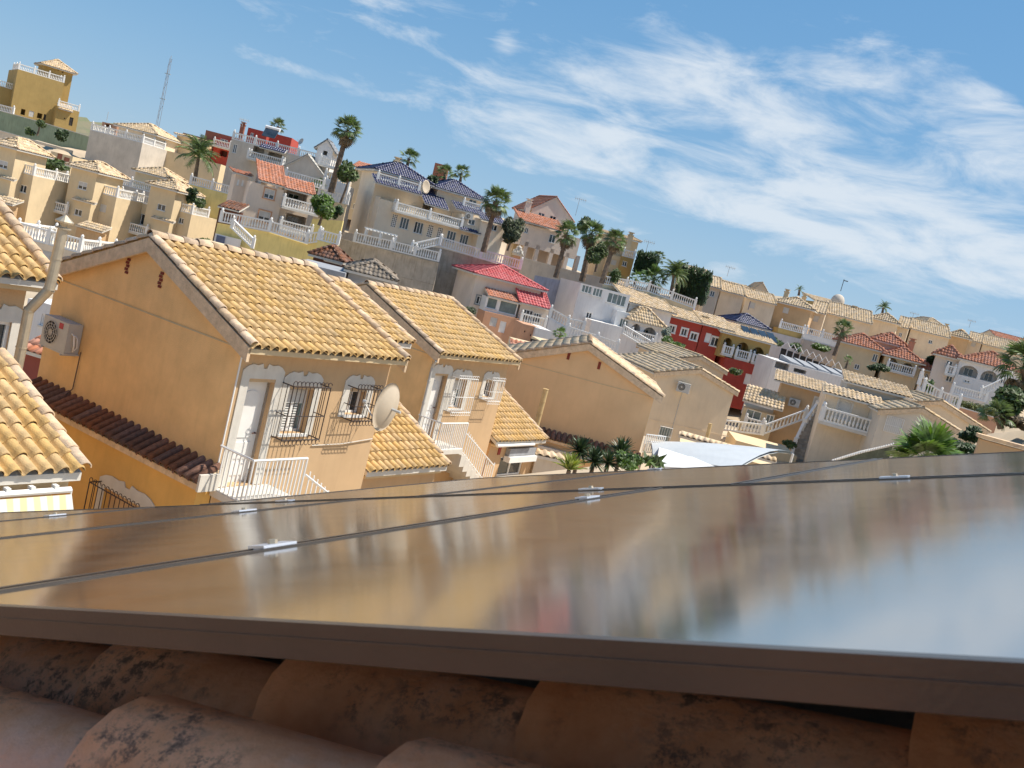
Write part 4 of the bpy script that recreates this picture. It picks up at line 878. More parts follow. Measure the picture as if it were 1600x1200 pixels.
# ================================================================== the town on the slope
def blk(T, l, r, y0, dep, m, zb=None, wins=(), rw=(), lw=(), roof=None, bal=None, name='wall', side=None, over=.35, tw=.3, tl=.45, par=0):
    F = T.face(0, y0, 0); x0, z = F.px(*l); x1, _ = F.px(*r); zb = T.zb if zb is None else (F.px(*zb)[1] if isinstance(zb, tuple) else zb)
    FR = T.face(x1, 0, 90); FL = T.face(x0, 0, -90)
    mk = lambda G, ws: [G.win(w_[0], *w_[1:5], **(w_[5] if len(w_) > 5 else {})) for w_ in ws]
    g = None
    if roof and roof[0] in ('gx', 'gy'): g = (roof[0][1], roof[1])
    block(T, x0, x1, y0, y0+dep, zb, z, m, f=mk(F, wins), r=mk(FR, rw), l=mk(FL, lw), name=name, gable=g, cap=not g)
    if roof:
        if roof[0] == 'hip': hip(T, x0, x1, y0, y0+dep, z+.16, roof[1], roof[2], over, tw, tl)
        elif roof[0] == 'gx': gable_roof(T, x0, x1, y0, y0+dep, z, roof[1], roof[2], 'x', ov=over, tw=tw, tl=tl)
        elif roof[0] == 'gy': gable_roof(T, x0, x1, y0, y0+dep, z, roof[1], roof[2], 'y', ov=over, tw=tw, tl=tl)
        elif roof[0] == 'shed': shed(T, [(x0-over, y0-over, z+.12), (x1+over, y0-over, z+.12), (x1+over, y0+dep, z+.12+roof[1]), (x0-over, y0+dep, z+.12+roof[1])], tw, tl, roof[2])
    if bal:
        e = .12; pts = [(x0+e, y0+dep*.6, z), (x0+e, y0+e, z), (x1-e, y0+e, z), (x1-e, y0+dep*.6, z)]
        if bal == 'f': pts = pts[1:3]
        balustrade(T, pts, .9 if par == 0 else par, post=2.6)
    return x0, x1, z
def stick_bal(T, l, r, y0, h=.9, m=None, ret=0):     # balcony with slab through two pixels of its foot, standing y0 in front
    F = T.face(0, y0, 0); a = F.px(*l); b = F.px(*r); z = (a[1]+b[1])/2 if abs(a[1]-b[1]) < 1.0 else a[1]
    mb = MB(); mb.box(a[0], b[0], y0, y0+1.2, z-.2, z); T.add(mb, 'balcony_floor', m or TRIM)
    pts = [(a[0]+.1, y0+.12, z), (b[0]-.1, y0+.12, z)]
    if ret: pts = [(a[0]+.1, y0+ret, z)]+pts+[(b[0]-.1, y0+ret, z)]
    balustrade(T, pts, h)
def strip_roof(T, l, r, y0, dep, rise, m, sides=''):
    F = T.face(0, y0, 0); a = F.px(*l); b = F.px(*r); z = (a[1]+b[1])/2
    shed(T, [(a[0], y0, z), (b[0], y0, z), (b[0], y0+dep, z+rise), (a[0], y0+dep, z+rise)], .3, .45, m, sides=sides)
def chimney(T, px, py, y, h=1.2, m=None):
    x, z = T.face(0, y, 0).px(px, py); z -= h+.45; mb = MB(); mb.box(x-.3, x+.3, y-.3, y+.3, z-1, z+h); mb.box(x-.38, x+.38, y-.38, y+.38, z+h, z+h+.12); mb.box(x-.22, x+.22, y-.22, y+.22, z+h+.12, z+h+.35); mb.box(x-.36, x+.36, y-.36, y+.36, z+h+.35, z+h+.45); T.add(mb, 'chimney', m or CREAM)
ROWG = 'cream terraced houses on the slope'
def terrace(label, D, rz, tow, link_, left, rp, wins_t=(), wins_k=(), wins_l=(), low=None, balc=None):
    """tow=(l,r) wall top pixels, left / link_ likewise (or None)"""
    T = bld('terraced_house', label, tow[0], tow[1], (tow[0][0]-28, tow[0][1]+118), D, rz, group=ROWG); 
    blk(T, tow[0], tow[1], 0, 4.0, CREAM, wins=wins_t, roof=('hip', 1.0, TILEO), over=.45)
    if left: blk(T, left[0], left[1], .9, 6, CREAM, wins=wins_l, bal='all')
    if link_: blk(T, link_[0], link_[1], 1.3, 5, CREAM, wins=wins_k, bal='all')
    if low: strip_roof(T, low[0], low[1], -1.3, 1.3, .55, TILEO); blk(T, (low[0][0]+2, low[0][1]+3), (low[1][0]-3, low[1][1]+3), -.9, .9, PEACH, wins=[('win', low[0][0]*.35+low[1][0]*.65, low[1][1]+18, 9, 9)])
    strip_roof(T, (tow[0][0], tow[0][1]+48), (tow[1][0]-4, tow[1][1]+47), -.35, .35, .16, TILEO)
    if balc: stick_bal(T, balc[0], balc[1], -.5)
    return T
terrace('cream terraced tower house at the left edge', 92, -14, ((-8, 226), (26, 235)), ((27, 268), (52, 275)), ((-60, 250), (-9, 262)), 0, [('blind', 5, 257, 14, 12)], [('win', 36, 295, 11, 12)], low=((-20, 310), (20, 320)))
terrace('cream terraced tower house below the round green hedge', 96, -14, ((112, 261), (152, 272)), ((153, 301), (182, 309)), ((62, 276), (111, 289)), 0, [('blind', 129, 290, 14, 12), ('win', 122, 332, 12, 10, {})], [('shut', 160, 325, 12, 12)], [('shut', 97, 314, 17, 19, {'trim': BALW})], low=((118, 352), (160, 362)), balc=((62, 323), (103, 333)))
terrace('cream terraced tower house nearest the brown shed, last of its row', 99, -14, ((236, 290), (275, 302)), ((276, 329), (299, 337)), ((186, 308), (235, 322)), 0, [('win', 252, 324, 13, 10)], [('win', 283, 345, 8, 9)], [('win', 220, 342, 15, 17), ('open', 196, 385, 14, 12)], balc=((186, 357), (228, 368)))
# garage block with balustrade behind the flue
T = bld('garage', 'tan garage with grey door and white balustrade behind the steel flue', (22, 366), (120, 392), (12, 410), 66, -8); blk(T, (22, 368), (125, 394), 0, 7, BEIGE, wins=[('door', 62, 402, 40, 26, {'mat': GREYP})], bal='all', par=1.0)
T = bld('house', 'low white house glimpsed between the steel flue and the nearest gable', (52, 468), (80, 474), (46, 540), 38, -10, extra=1); blk(T, (44, 466), (90, 478), 0, 6, WHITEW, wins=[('win', 68, 500, 8, 18)])
T = bld('house', 'maroon wall with a strip of terracotta tiles left of the nearest gable', (36, 545), (62, 552), (30, 590), 33, -10, extra=1); blk(T, (30, 545), (70, 555), 0, 5, mat('stucco_maroon', (.27, .07, .05), .85, .1, .5, .2)); strip_roof(T, (28, 545), (70, 556), -.3, 1.2, .5, TILER)
# yellow tower house on the hill
T = bld('villa', 'tall yellow villa with a square roof tower, high at the upper left', (28, 108), (100, 132), (17, 178), 150, 38); F = T.F
blk(T, (28, 108), (100, 132), 0, 9, YELW, wins=[('open', 36, 175, 7, 9), ('open', 62, 181, 8, 8), ('dark', 70, 183, 4, 9), ('shut', 49, 178, 8, 9)], bal='all', roof=None)
blk(T, (69, 102), (114, 116), 4, 5, YELW, roof=('hip', 1.5, TILEO), over=.6, wins=[('dark', 91, 109, 2, 2), ('dark', 98, 113, 2, 2)])
blk(T, (90, 165), (124, 176), -2, 6, YELW, wins=[('door', 111, 190, 6, 13, {'mat': DARK}), ('dark', 101, 185, 2, 2)], bal='f'); strip_roof(T, (92, 168), (114, 176), -2.4, 2, .9, TILEO)
blk(T, (-30, 126), (22, 140), 2, 8, YELW, bal='all')
wall_thing('retaining_wall', 'long pale green rendered retaining wall under the yellow villa', [(-20, 168, 138), (60, 190, 138), (140, 214, 138)], 6, GREENW, coping=TRIM)
bal_thing('balustrade', 'white balustrade at the left edge above the pale green wall', 138, [(-20, 168), (20, 178)], .9)
wall_thing('retaining_wall', 'tan retaining wall behind the cream houses, beneath the pale green wall', [(-20, 199, 125), (60, 222, 125), (112, 236, 125)], 8, BEIGE, coping=TRIM)
T = bld('garage', 'pale low garage front with a brick red doorway between hedge and wall', (80, 236), (112, 245), (72, 262), 118, -5); blk(T, (80, 236), (114, 245), 0, 5, CREAM, wins=[('door', 93, 246, 8, 14, {'mat': BRICKW}), ('door', 104, 250, 9, 8, {'mat': BRICKW})])
# grey beige villa with tower
T = bld('villa', 'grey beige villa with blank wall, balustraded terrace and a low roof tower', (141, 203), (222, 227), (130, 250), 125, -8)
blk(T, (141, 203), (222, 227), 0, 9, GREYW, bal='all'); blk(T, (186, 198), (243, 212), 3, 6, BEIGE, roof=('hip', 1.3, TILEO), over=.5, wins=[('dark', 223, 207, 4, 3)]); blk(T, (160, 190), (183, 197), 5, 3, SALMW, wins=[('open', 169, 197, 11, 6)])
m = MB(); F = T.face(0, 5, 0); a = F.px(164, 188); m.tube([(a[0], 5.4, a[1]), (a[0], 5.4, a[1]+1.2)], .03, 4); T.add(m, 'aerial', GREYP)
T = bld('house', 'cream house front behind the two small hip roofs, with dark railing', (168, 283), (240, 304), (165, 300), 108, -10); blk(T, (168, 283), (238, 303), 0, 6, GREYW, bal='f'); blk(T, (212, 268), (262, 282), 2, 4, CREAM, roof=('hip', 1.0, TILEO))
T = bld('shed', 'bright blue tarpaulin shed behind the grey beige villa', (245, 222), (262, 228), (242, 238), 140, 0, 'shed'); blk(T, (245, 222), (263, 229), 0, 3, BLUET)
T = bld('house', 'cream house with low wall behind the feathery palm', (258, 232), (345, 256), (252, 290), 130, 0); blk(T, (256, 234), (345, 258), 0, 8, CREAM, wins=[]); blk(T, (277, 211), (310, 218), 3, 6, CREAM, roof=('shed', .4, TILEO))
bal_thing('balustrade', 'white balustrade on the wall at the foot of the feathery palm', 105, [(297, 288), (363, 305)], .95, wall=3, wm=LEMON)
T = bld('villa', 'brick red villa with a white corner balcony on the skyline', (322, 203), (374, 216), (318, 250), 140, 4)
blk(T, (322, 203), (374, 218), 0, 8, BRICKW); blk(T, (337, 214), (362, 222), -1.5, 6, REDW, wins=[('win', 351, 217, 12, 10), ('open', 349, 240, 12, 9)]); stick_bal(T, (332, 226), (359, 233), -2.6); blk(T, (286, 207), (322, 215), 1, 6, SALMW); chimney(T, 381, 191, 3, 1.6, BRICKW)
T = bld('villa', 'deep red villa block on the skyline behind a solar water heater', (388, 198), (456, 218), (385, 230), 150, 4); blk(T, (388, 199), (418, 207), 0, 7, REDW, wins=[('win', 394, 210, 5, 5)]); blk(T, (419, 206), (456, 217), 2, 6, REDW)
T = Thing('solar_water_heater', 'small solar water heater tilted on the deep red villa', 'water heater', at(420, 208, 143), 0, 0, None, ground=False); m = MB(); m.hexa([(-1, 0, -.6), (1, 0, -.6), (1, 1.4, .7), (-1, 1.4, .7), (-1, 0, -.5), (1, 0, -.5), (1, 1.3, .8), (-1, 1.3, .8)]); T.add(m, 'collector', GLASS); m = MB(); m.tube([(-1.1, 1.5, .9), (1.1, 1.5, .9)], .3, 10); T.add(m, 'tank', WHITE)
# grey white villa with blue tiled awning
T = bld('villa', 'pale grey villa with long roof terrace and blue tiled awning', (362, 217), (500, 250), (352, 300), 118, 2)
blk(T, (362, 217), (500, 251), 0, 9, GREYW, wins=[('open', 404, 236, 18, 13), ('open', 429, 245, 22, 12), ('win', 367, 232, 6, 14)], bal='f'); strip_roof(T, (405, 230), (445, 239), -1.0, 1, .5, TILEB); stick_bal(T, (385, 246), (440, 260), -1.4, ret=1.2)
T2 = bld('house', 'grey stucco house with a low gable and small turret below the pale villa', (440, 257), (522, 277), (438, 305), 108, 2); blk(T2, (441, 261), (508, 278), 0, 7, GREYW, roof=('gy', 2.0, TRIM)); blk(T2, (497, 228), (521, 234), 2, 3, WHITEW, roof=('gy', .9, GREYR), wins=[('open', 508, 239, 7, 7)]); stick_bal(T2, (497, 256), (527, 263), 1); stick_bal(T2, (506, 290), (530, 297), -1); blk(T2, (506, 268), (530, 274), 1.5, 5, CREAM, wins=[('open', 516, 282, 9, 8)])
def smalldish(label, px, py, D, R, ang, el, m=GREYP):
    T = Thing('satellite_dish', label, 'satellite dish', at(px, py, D), 0, 0, None, ground=False); dish(T, R, ang, el, m); return T
smalldish('grey satellite dish on the roof terrace of the pale villa', 470, 221, 117, .45, -40, -20)
# pink villa with terracotta roof
T = bld('villa', 'pale pink three storey villa with terracotta roof, balconies and yellow base', (391, 270), (443, 283), (386, 349), 88, 24)
blk(T, (391, 283), (444, 297), 0, 8, PINKW, wins=[('blind', 421, 303, 16, 15, {'trim': SALMW}), ('blind', 413, 338, 18, 16, {'trim': SALMW})], lw=[('win', 375, 300, 4, 10), ('win', 383, 325, 5, 9)])
F = T.face(0, -.3, 0); a = F.px(404, 281); b = F.px(446, 292); shed(T, [(a[0], -.35, a[1]), (b[0], -.35, a[1]), (b[0], 4.5, a[1]+1.9), (a[0], 4.5, a[1]+1.9)], .3, .42, TILER, sides='lr')
m = MB(); m.box(a[0]+.3, b[0]-.3, 4.4, 4.6, a[1]-1.6, a[1]+1.7); m.poly([(a[0]+.3, 0.0, a[1]-1.6), (a[0]+.3, 0, a[1]-.15), (a[0]+.3, 4.5, a[1]+1.6), (a[0]+.3, 4.5, a[1]-1.6)]); T.add(m, 'attic_wall', PINKW)
blk(T, (445, 293), (488, 305), .6, 7, PINKW, wins=[('loggia', 463, 308, 34, 15), ('loggia', 463, 345, 34, 17)]); strip_roof(T, (445, 293), (492, 306), -.6, 2.6, 1.1, TILER, 'r'); stick_bal(T, (441, 321), (497, 337), -1.0, ret=1.2); stick_bal(T, (436, 357), (487, 371), -1.0, ret=1.1)
blk(T, (369, 272), (388, 276), 3, 4, PINKW, roof=('shed', .4, TILER), wins=[('win', 372, 285, 3, 9), ('win', 379, 286, 3, 9)]); F = T.face(0, 5, 0); a = F.px(445, 280); balustrade(T, [(a[0], 5, a[1]), (a[0]+3.8, 5, a[1])], .9)
bal_thing('balustrade', 'white terrace balustrade in front of the pink villa, above the lemon wall', 82, [(344, 347), (420, 362), (478, 381), (500, 378)], .95)
wall_thing('retaining_wall', 'lemon yellow wall with a blue shutter below the pink villa', [(340, 348, 82.2), (420, 363, 82.2), (480, 382, 82.2), (500, 380, 82.2)], 6, LEMON)
T = Thing('shutter_door', 'grey blue shutter in the white end of the lemon wall', 'door', at(337, 376, 81.5), 0, 0, None, ground=False); m = MB(); m.box(0, .75, 0, .1, -.6, .5); T.add(m, 'leaf', mat('blue_shutter', (.10, .12, .2), .6)); m = MB(); m.box(-.2, 2.1, .101, .2, -1.2, .6); T.add(m, 'frame', WHITEW)
P0, P1 = at(362, 357, 80), at(394, 388, 78.5); T = Thing('stair_balustrade', 'white sloping stair balustrade against the lemon wall', 'balustrade', P0, 0, -2, None, ground=False); balustrade(T, [(0, 0, 0), tuple(T.l(P1))], .8)
T = bld('shed', 'brown wooden shed with a pent roof left of the pink villa', (343, 325), (372, 333), (340, 343), 84, 5, 'shed'); blk(T, (343, 324), (370, 331), 0, 2.5, WOODB); strip_roof(T, (340, 322), (374, 330), -.4, 3.4, .7, TILEK)
wall_thing('wall', 'lemon wall with an orange corner behind the leafy tree', [(488, 342, 90), (536, 345, 90)], 6, LEMON)
bal_thing('balustrade', 'short white balustrade below the leafy tree', 80, [(497, 375), (527, 383)], .9, wall=4, wm=LEMON)
T = bld('house', 'small white balconied house behind the tall leaning palm', (500, 290), (540, 303), (498, 320), 100, 5); blk(T, (505, 280), (545, 292), 0, 5, WHITEW, bal='f'); bal = bal_thing('balustrade', 'white balustrade running behind the trunk of the leaning palm', 96, [(497, 308), (542, 320)], .95, wall=3, wm=CREAM)
# villa with cobalt tiles
T = bld('villa', 'long beige villa with cobalt blue tiled roofs, balconies and lattice windows', (585, 292), (745, 332), (560, 358), 100, 25); BT = T
blk(T, (594, 310), (756, 352), 0, 10, VILLAW, wins=[('grid', 616, 345, 8, 20), ('win', 632, 349, 14, 18, {'n': 3}), ('win', 654, 356, 14, 18, {'n': 3}), ('grid', 672, 361, 8, 19), ('grid', 687, 365, 8, 19), ('win', 705, 370, 14, 18, {'n': 3}), ('win', 725, 375, 13, 17, {'n': 3}), ('grid', 742, 380, 8, 18),
    ('loggia', 636, 315, 28, 14), ('loggia', 668, 324, 24, 14), ('loggia', 697, 333, 22, 15)], lw=[('win', 566, 322, 5, 10), ('win', 553, 322, 4, 9), ('win', 560, 298, 5, 10)], zb=None)
F = T.face(0, -.2, 0)
strip_roof(T, (587, 284), (660, 306), -.7, 2.4, .9, TILEB); stick_bal(T, (617, 329), (722, 356), -1.2, ret=1.1)
blk(T, (591, 268), (668, 290), 2.2, 7, VILLAW, wins=[('win', 632, 282, 15, 10, {'n': 3}), ('win', 649, 285, 5, 5)], roof=('hip', 1.6, TILEB), over=.6)
stick_bal(T, (588, 283), (655, 301), .2)
strip_roof(T, (664, 318), (702, 328), -.3, 4.4, 1.9, TILEB)
blk(T, (684, 296), (752, 315), 2.4, 7, VILLAW, wins=[('win', 739, 315, 12, 9)], roof=('hip', 1.5, TILEB), over=.6); stick_bal(T, (722, 325), (754, 334), .6)
strip_roof(T, (713, 326), (758, 338), -.7, 2.2, .8, TILEB)
blk(T, (722, 334), (752, 343), -.8, 4, VILLAW, zb=(722, 358), wins=[('win', 737, 347, 11, 9)]); strip_roof(T, (720, 358), (752, 367), -1.6, .8, .3, TILEB)
blk(T, (753, 345), (790, 354), -1.5, 8, VILLAW, wins=[('win', 772, 356, 10, 9)]); strip_roof(T, (752, 342), (792, 353), -1.9, 2.2, .8, TILEB)
chimney(T, 622, 246, 5, .9)
ac_unit('air_conditioner', 'white fan unit under the blue eave of the beige villa', T.w((F.px(722, 340)[0], -1.2, F.px(722, 340)[1])), 25)
ac_unit('air_conditioner', 'white fan unit on the upper tower of the beige villa', at(646, 283, 101.3), 12) if False else None
smalldish('beige satellite dish on the tower corner of the beige villa', 666, 292, 100, .7, 60, -10, DISHM)
T = Thing('terrace_balustrade', 'long white balustrade along the terrace of the blue roofed villa', 'balustrade', at(690, 385, 95), 0, -3, None); Q = [T.l(at(x, y, d)) for x, y, d in ((687, 385, 95), (750, 404, 95), (812, 421, 95))]; balustrade(T, Q, .95)
T = Thing('stair_balustrade', 'white balustrade rising over the stair on the stone wall', 'balustrade', at(642, 393, 93), 0, -2, None, ground=False); balustrade(T, [(0, 0, 0), tuple(T.l(at(686, 383, 94)))], .85)
bal_thing('balustrade', 'cream balustrade along the lower terrace of the stone wall', 92, [(553, 378), (610, 391), (684, 409)], .95)
wall_thing('retaining_wall', 'high weathered stone retaining wall, upper tier below the lattice windows', [(536, 362, 96), (600, 375, 96), (690, 388, 96), (812, 422, 96)], 9, STONE, panels=4)
wall_thing('retaining_wall', 'stone retaining wall, lower tier under the cream balustrade', [(530, 372, 92.5), (610, 393, 92.5), (686, 411, 92.5)], 9, STONE, panels=4)
T = bld('pergola', 'white pergola frame standing on the lower terrace', (572, 358), (618, 368), (568, 376), 93, 5, 'pergola', extra=0, ground=False); m = MB(); F = T.F
for i in range(3):
    x = T.W*i/2; m.box(x-.07, x+.07, 0, .14, -T.H, 0); m.box(x-.07, x+.07, 1.8, 1.94, -T.H, 0)
for i in range(9): x = T.W*i/8; m.box(x-.05, x+.05, -.2, 2.1, .001, .09)
m.box(-.2, T.W+.2, 0, .12, .092, .2); T.add(m, 'frame', WHITE)
# roofs hidden behind the nearest ridge
T = bld('shed', 'brown tiled garden shed with white panels behind the nearest roof ridge', (488, 398), (535, 408), (486, 410), 70, 0, 'shed'); blk(T, (490, 401), (530, 410), 0, 3, WOODB, roof=('hip', .9, TILEK)); m = MB(); F = T.face(0, -.05, 0); a = F.px(507, 402); b = F.px(534, 415); m.box(a[0], b[0], -.06, -.01, b[1], a[1]); T.add(m, 'white_panel', WHITE)
T = bld('house', 'low grey flat roofed annex behind the nearest ridge', (465, 408), (560, 430), (462, 440), 60, 8, extra=0); blk(T, (463, 408), (540, 426), 0, 7, GREYR); 
T = bld('house', 'grey tiled hip roof seen between the two gabled houses', (548, 418), (610, 436), (540, 450), 62, 10); blk(T, (545, 425), (612, 444), 0, 8, GREYR, roof=('hip', .8, mat('tile_grey', (.30, .24, .18), .9, .2, 3, .3, 30, rand=.2)))
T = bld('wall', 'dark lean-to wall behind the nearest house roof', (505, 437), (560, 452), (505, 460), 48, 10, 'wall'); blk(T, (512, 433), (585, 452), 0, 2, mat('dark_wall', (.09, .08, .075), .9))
T = bld('house', 'white parapet just beyond the ridge of the nearest house', (330, 368), (420, 390), (328, 400), 60, 0, extra=0)
blk(T, (300, 372), (350, 380), 0, 3, CREAM)
# white villa with red gable
T = bld('villa', 'white villa with red gabled roof and a shaded colonnade', (812, 352), (908, 375), (800, 412), 118, 22)
blk(T, (820, 349), (908, 371), 0, 10, WHITEW if False else PINKW, zb=(815, 383), wins=[('win', 863, 373, 10, 13, {'n': 2}), ('win', 823, 360, 6, 9)]); F = T.face()
strip_roof(T, (812, 345), (882, 361), -.7, 3.2, 1.3, TILER, 'lr'); blk(T, (832, 325), (893, 341), 2.6, 6, PINKW, wins=[('win', 846, 336, 10, 7), ('win', 864, 341, 10, 7)], roof=('gy', 2.1, TILER), over=.5)
a = F.px(822, 383); b = F.px(908, 407); m = MB()
for x in (822, 840, 862, 886, 903): c = F.px(x, 385+(x-822)*.25)[0]; m.box(c-.25, c+.25, 0, .5, T.zb, a[1]+.4)
T.add(m, 'column', PINKW); m = MB(); m.box(a[0], b[0], 4.5, 5, T.zb, a[1]+.3); T.add(m, 'back_wall', CREAM); m = MB()
for x in (838, 852, 875): c = F.px(x, 397)[0]; m.box(c-.8, c+.8, 4.4, 4.48, a[1]-2.6, a[1]-.5)
T.add(m, 'glazed_door', GLASS); chimney(T, 828, 311, 2.2, 1.5, PINKW)
wall_thing('garden_wall', 'grey white garden wall with coping in front of the red gabled villa', [(815, 403, 112), (900, 426, 112), (945, 436, 112)], 4.5, GREYW, coping=TRIM)
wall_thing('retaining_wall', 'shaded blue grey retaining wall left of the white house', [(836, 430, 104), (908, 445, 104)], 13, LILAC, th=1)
T = bld('house', 'white outdoor kiln hut beside the olive tree', (803, 398), (813, 401), (800, 408), 112, 0, 'hut'); blk(T, (803, 398), (813, 401), 0, 1.5, SALMW, roof=('hip', .9, TRIM), over=.2)
T = bld('villa', 'golden beige house with chimneys and stepped parapets right of the palms', (945, 362), (1000, 380), (935, 435), 120, 4)
blk(T, (943, 365), (998, 378), 2, 8, CREAM, roof=('shed', .8, TILEO)); blk(T, (972, 400), (991, 405), 0, 5, YELW, bal='f', wins=[('win', 976, 412, 7, 8)]); blk(T, (950, 396), (973, 403), .8, 5, CREAM, wins=[('shut', 959, 410, 8, 8)]); chimney(T, 987, 363, 1.4, 2.6); chimney(T, 970, 366, 3, .7)
T = bld('house', 'ochre base wall under the golden beige house', (948, 425), (985, 434), (945, 450), 116, 4); blk(T, (948, 424), (985, 434), 0, 4, YELW, wins=[('shut', 976, 442, 9, 9)])
T = bld('chimney_block', 'brick red block on the skyline behind twin palms', (680, 254), (700, 259), (676, 280), 150, 5, 'house'); blk(T, (680, 254), (701, 259), 0, 6, BRICKW)
T = bld('house', 'far house with terracotta roof behind the cactus tree', (555, 260), (590, 269), (553, 285), 130, 5); blk(T, (555, 262), (592, 271), 0, 6, CREAM, roof=('shed', 1.2, TILER))
# raspberry roofed house
T = bld('house', 'pale house with raspberry red hipped roofs and a glazed bay', (744, 430), (845, 458), (735, 500), 88, 20); PR = T
blk(T, (745, 430), (845, 456), 0, 7, PINKW, wins=[('win', 752, 470, 16, 13, {'n': 3, 'trim': mat('render_grey', (.30, .31, .31), .8)}), ('dark', 834, 448, 3, 3)], roof=('hip', 1.25, TILEP), over=.5)
blk(T, (814, 475), (858, 486), -1.4, 6, PINKW, wins=[('win', 824, 493, 16, 18, {'n': 3}), ('win', 839, 497, 12, 15, {'n': 3})]); strip_roof(T, (812, 472), (860, 484), -1.9, 2.4, 1.3, TILEP, 'lr'); stick_bal(T, (812, 503), (852, 514), -2.4)
blk(T, (761, 463), (810, 476), -1.6, 2, WHITE, zb=(760, 486), wins=[('win', 769, 474, 16, 17, {'n': 1, 'glass': GLASSG}), ('win', 794, 481, 28, 19, {'n': 1, 'glass': GLASSG})]); strip_roof(T, (764, 460), (814, 476), -1.9, 1.9, .6, TILER)
blk(T, (758, 486), (820, 503), -2.2, 4, SALMW, wins=[('shut', 771, 503, 11, 14), ('door', 785, 511, 10, 18), ('dark', 812, 508, 3, 3)])
T = bld('house', 'salmon block with a curved parapet in front of the raspberry roofed house', (818, 505), (858, 520), (812, 530), 74, 14); blk(T, (818, 506), (842, 514), 0, 3, SALMW, wins=[('dark', 829, 524, 2, 3), ('dark', 820, 518, 2, 3)]); blk(T, (838, 512), (862, 519), -.6, 4, WHITEW)
T = bld('house', 'cream roof terrace with black posts behind the tan gable', (830, 525), (890, 545), (826, 560), 62, 12); blk(T, (828, 548), (905, 560), 0, 8, CREAM); m = MB()
F = T.F
for x, y in ((832, 530), (841, 533)): a = F.px(x, y); m.box(a[0]-.06, a[0]+.06, .2, .32, F.px(x, y+24)[1], a[1])
a = F.px(832, 530); b = F.px(888, 545); m.box(a[0]-.06, b[0], .2, .3, a[1]-.1, a[1]); T.add(m, 'post', mat('black_steel', (.02, .02, .02), .5)); m = MB(); m.box(a[0]+1, b[0]+.3, .5, 5, a[1]-.35, a[1]-.12); T.add(m, 'canopy', CREAM)
strip_roof(T, (800, 552), (828, 558), -.4, 2, .7, TILER)
strip_roof(BT, (0, 0), (1, 1), 0, .1, .1, TILEB) if False else None
T = bld('house', 'grey side wall with tiled coping between second gable and tan gable', (792, 566), (826, 575), (785, 640), 44, 12); blk(T, (770, 560), (830, 576), 0, 5, GREYW); blk(T, (785, 603), (825, 601), -2.2, 2, TANW); strip_roof(T, (784, 600), (826, 604), -2.6, 2.4, .6, TILEO)
T = bld('house', 'low grey garden wall with wavy tile coping left of the yuccas', (840, 708), (886, 716), (836, 735), 36.5, 12, 'wall'); blk(T, (838, 712), (892, 722), 0, .3, GREYW, name='wall'); strip_roof(T, (836, 711), (892, 722), -.1, .5, .1, TILEO)
# white house and its stair
T = bld('house', 'bright white house with glazed upper strip, arches and outside stair', (908, 440), (1050, 475), (895, 520), 96, 14); WH = T
blk(T, (908, 442), (985, 462), 0, 8, WHITEW, wins=[('win', 917, 452, 16, 12, {'n': 3, 'glass': GLASSG}), ('win', 934, 457, 15, 13, {'n': 3, 'glass': GLASSG}), ('win', 957, 466, 16, 16, {'n': 2, 'glass': GLASSG}), ('win', 971, 470, 14, 17, {'n': 2, 'glass': GLASSG}), ('win', 920, 494, 9, 12)])
blk(T, (984, 474), (1052, 483), .6, 8, WHITEW, roof=('shed', 1.9, TILEO), over=.4)
blk(T, (984, 502), (1036, 510), -1.6, 3, WHITEW, wins=[('arch', 993, 517, 13, 22), ('arch', 1014, 524, 20, 25)], roof=('hip', 1.5, TILEO), over=.4); stick_bal(T, (984, 529), (1024, 538), -2.1)
blk(T, (965, 485), (984, 520), -1.2, 2, WHITE, wins=[('win', 974, 508, 13, 20, {'n': 3, 'glass': GLASSG})])
blk(T, (925, 500), (975, 513), -2.8, 2.6, WHITEW)
P0, P1 = at(972, 522, 91), at(1015, 548, 88); T = Thing('stair_balustrade', 'white balustrade going down the outside stair of the white house', 'balustrade', P0, 0, -4, None, ground=False); q = T.l(P1); balustrade(T, [(0, 0, 0), tuple(q)], .9); m = MB(); m.hexa([(0, 0, -5), (q.x, q.y, -5), (q.x, q.y+1.4, -5), (0, 1.4, -5), (0, 0, -.02), (q.x, q.y, q.z-.02), (q.x, q.y+1.4, q.z-.02), (0, 1.4, -.02)]); T.add(m, 'stair', WHITEW)
bal_thing('balustrade', 'white balustrade zigzagging below the white house', 86, [(858, 497), (885, 513), (910, 518)], .95, wall=2, wm=WHITEW)
bal_thing('balustrade', 'white balustrade with a planter below the white house, lower run', 80, [(885, 527), (930, 541), (962, 552)], .95, wall=3, wm=WHITEW)
wall_thing('garden_wall', 'low white garden wall with red tiled top near the small palm', [(880, 533, 72), (925, 548, 72)], 3, CREAM, coping=TILER)
# red and yellow building
T = bld('house', 'long building, deep red on the left and yellow with arches on the right', (1045, 492), (1210, 535), (1040, 535), 100, 10)
blk(T, (1046, 492), (1098, 506), 0, 7, REDW, wins=[('win', 1050, 514, 9, 11, {'trim': BALW}), ('win', 1069, 519, 9, 11, {'trim': BALW}), ('win', 1084, 526, 10, 11, {'trim': BALW})]); strip_roof(T, (1044, 492), (1100, 507), -.5, 4.5, 1.1, TILEO)
blk(T, (1099, 507), (1130, 515), .1, 7, REDW, wins=[('door', 1106, 528, 9, 15), ('win', 1117, 534, 12, 14, {'trim': BALW})]); strip_roof(T, (1099, 506), (1150, 519), -.7, 4.5, 1.1, TILEO)
blk(T, (1130, 518), (1205, 538), -.6, 7, YELW, wins=[('arch', 1137, 536, 13, 16), ('arch', 1160, 545, 19, 20), ('arch', 1184, 552, 19, 19)], zb=(1125, 557)); strip_roof(T, (1126, 516), (1214, 541), -1.1, 4.5, 1.1, TILEO)
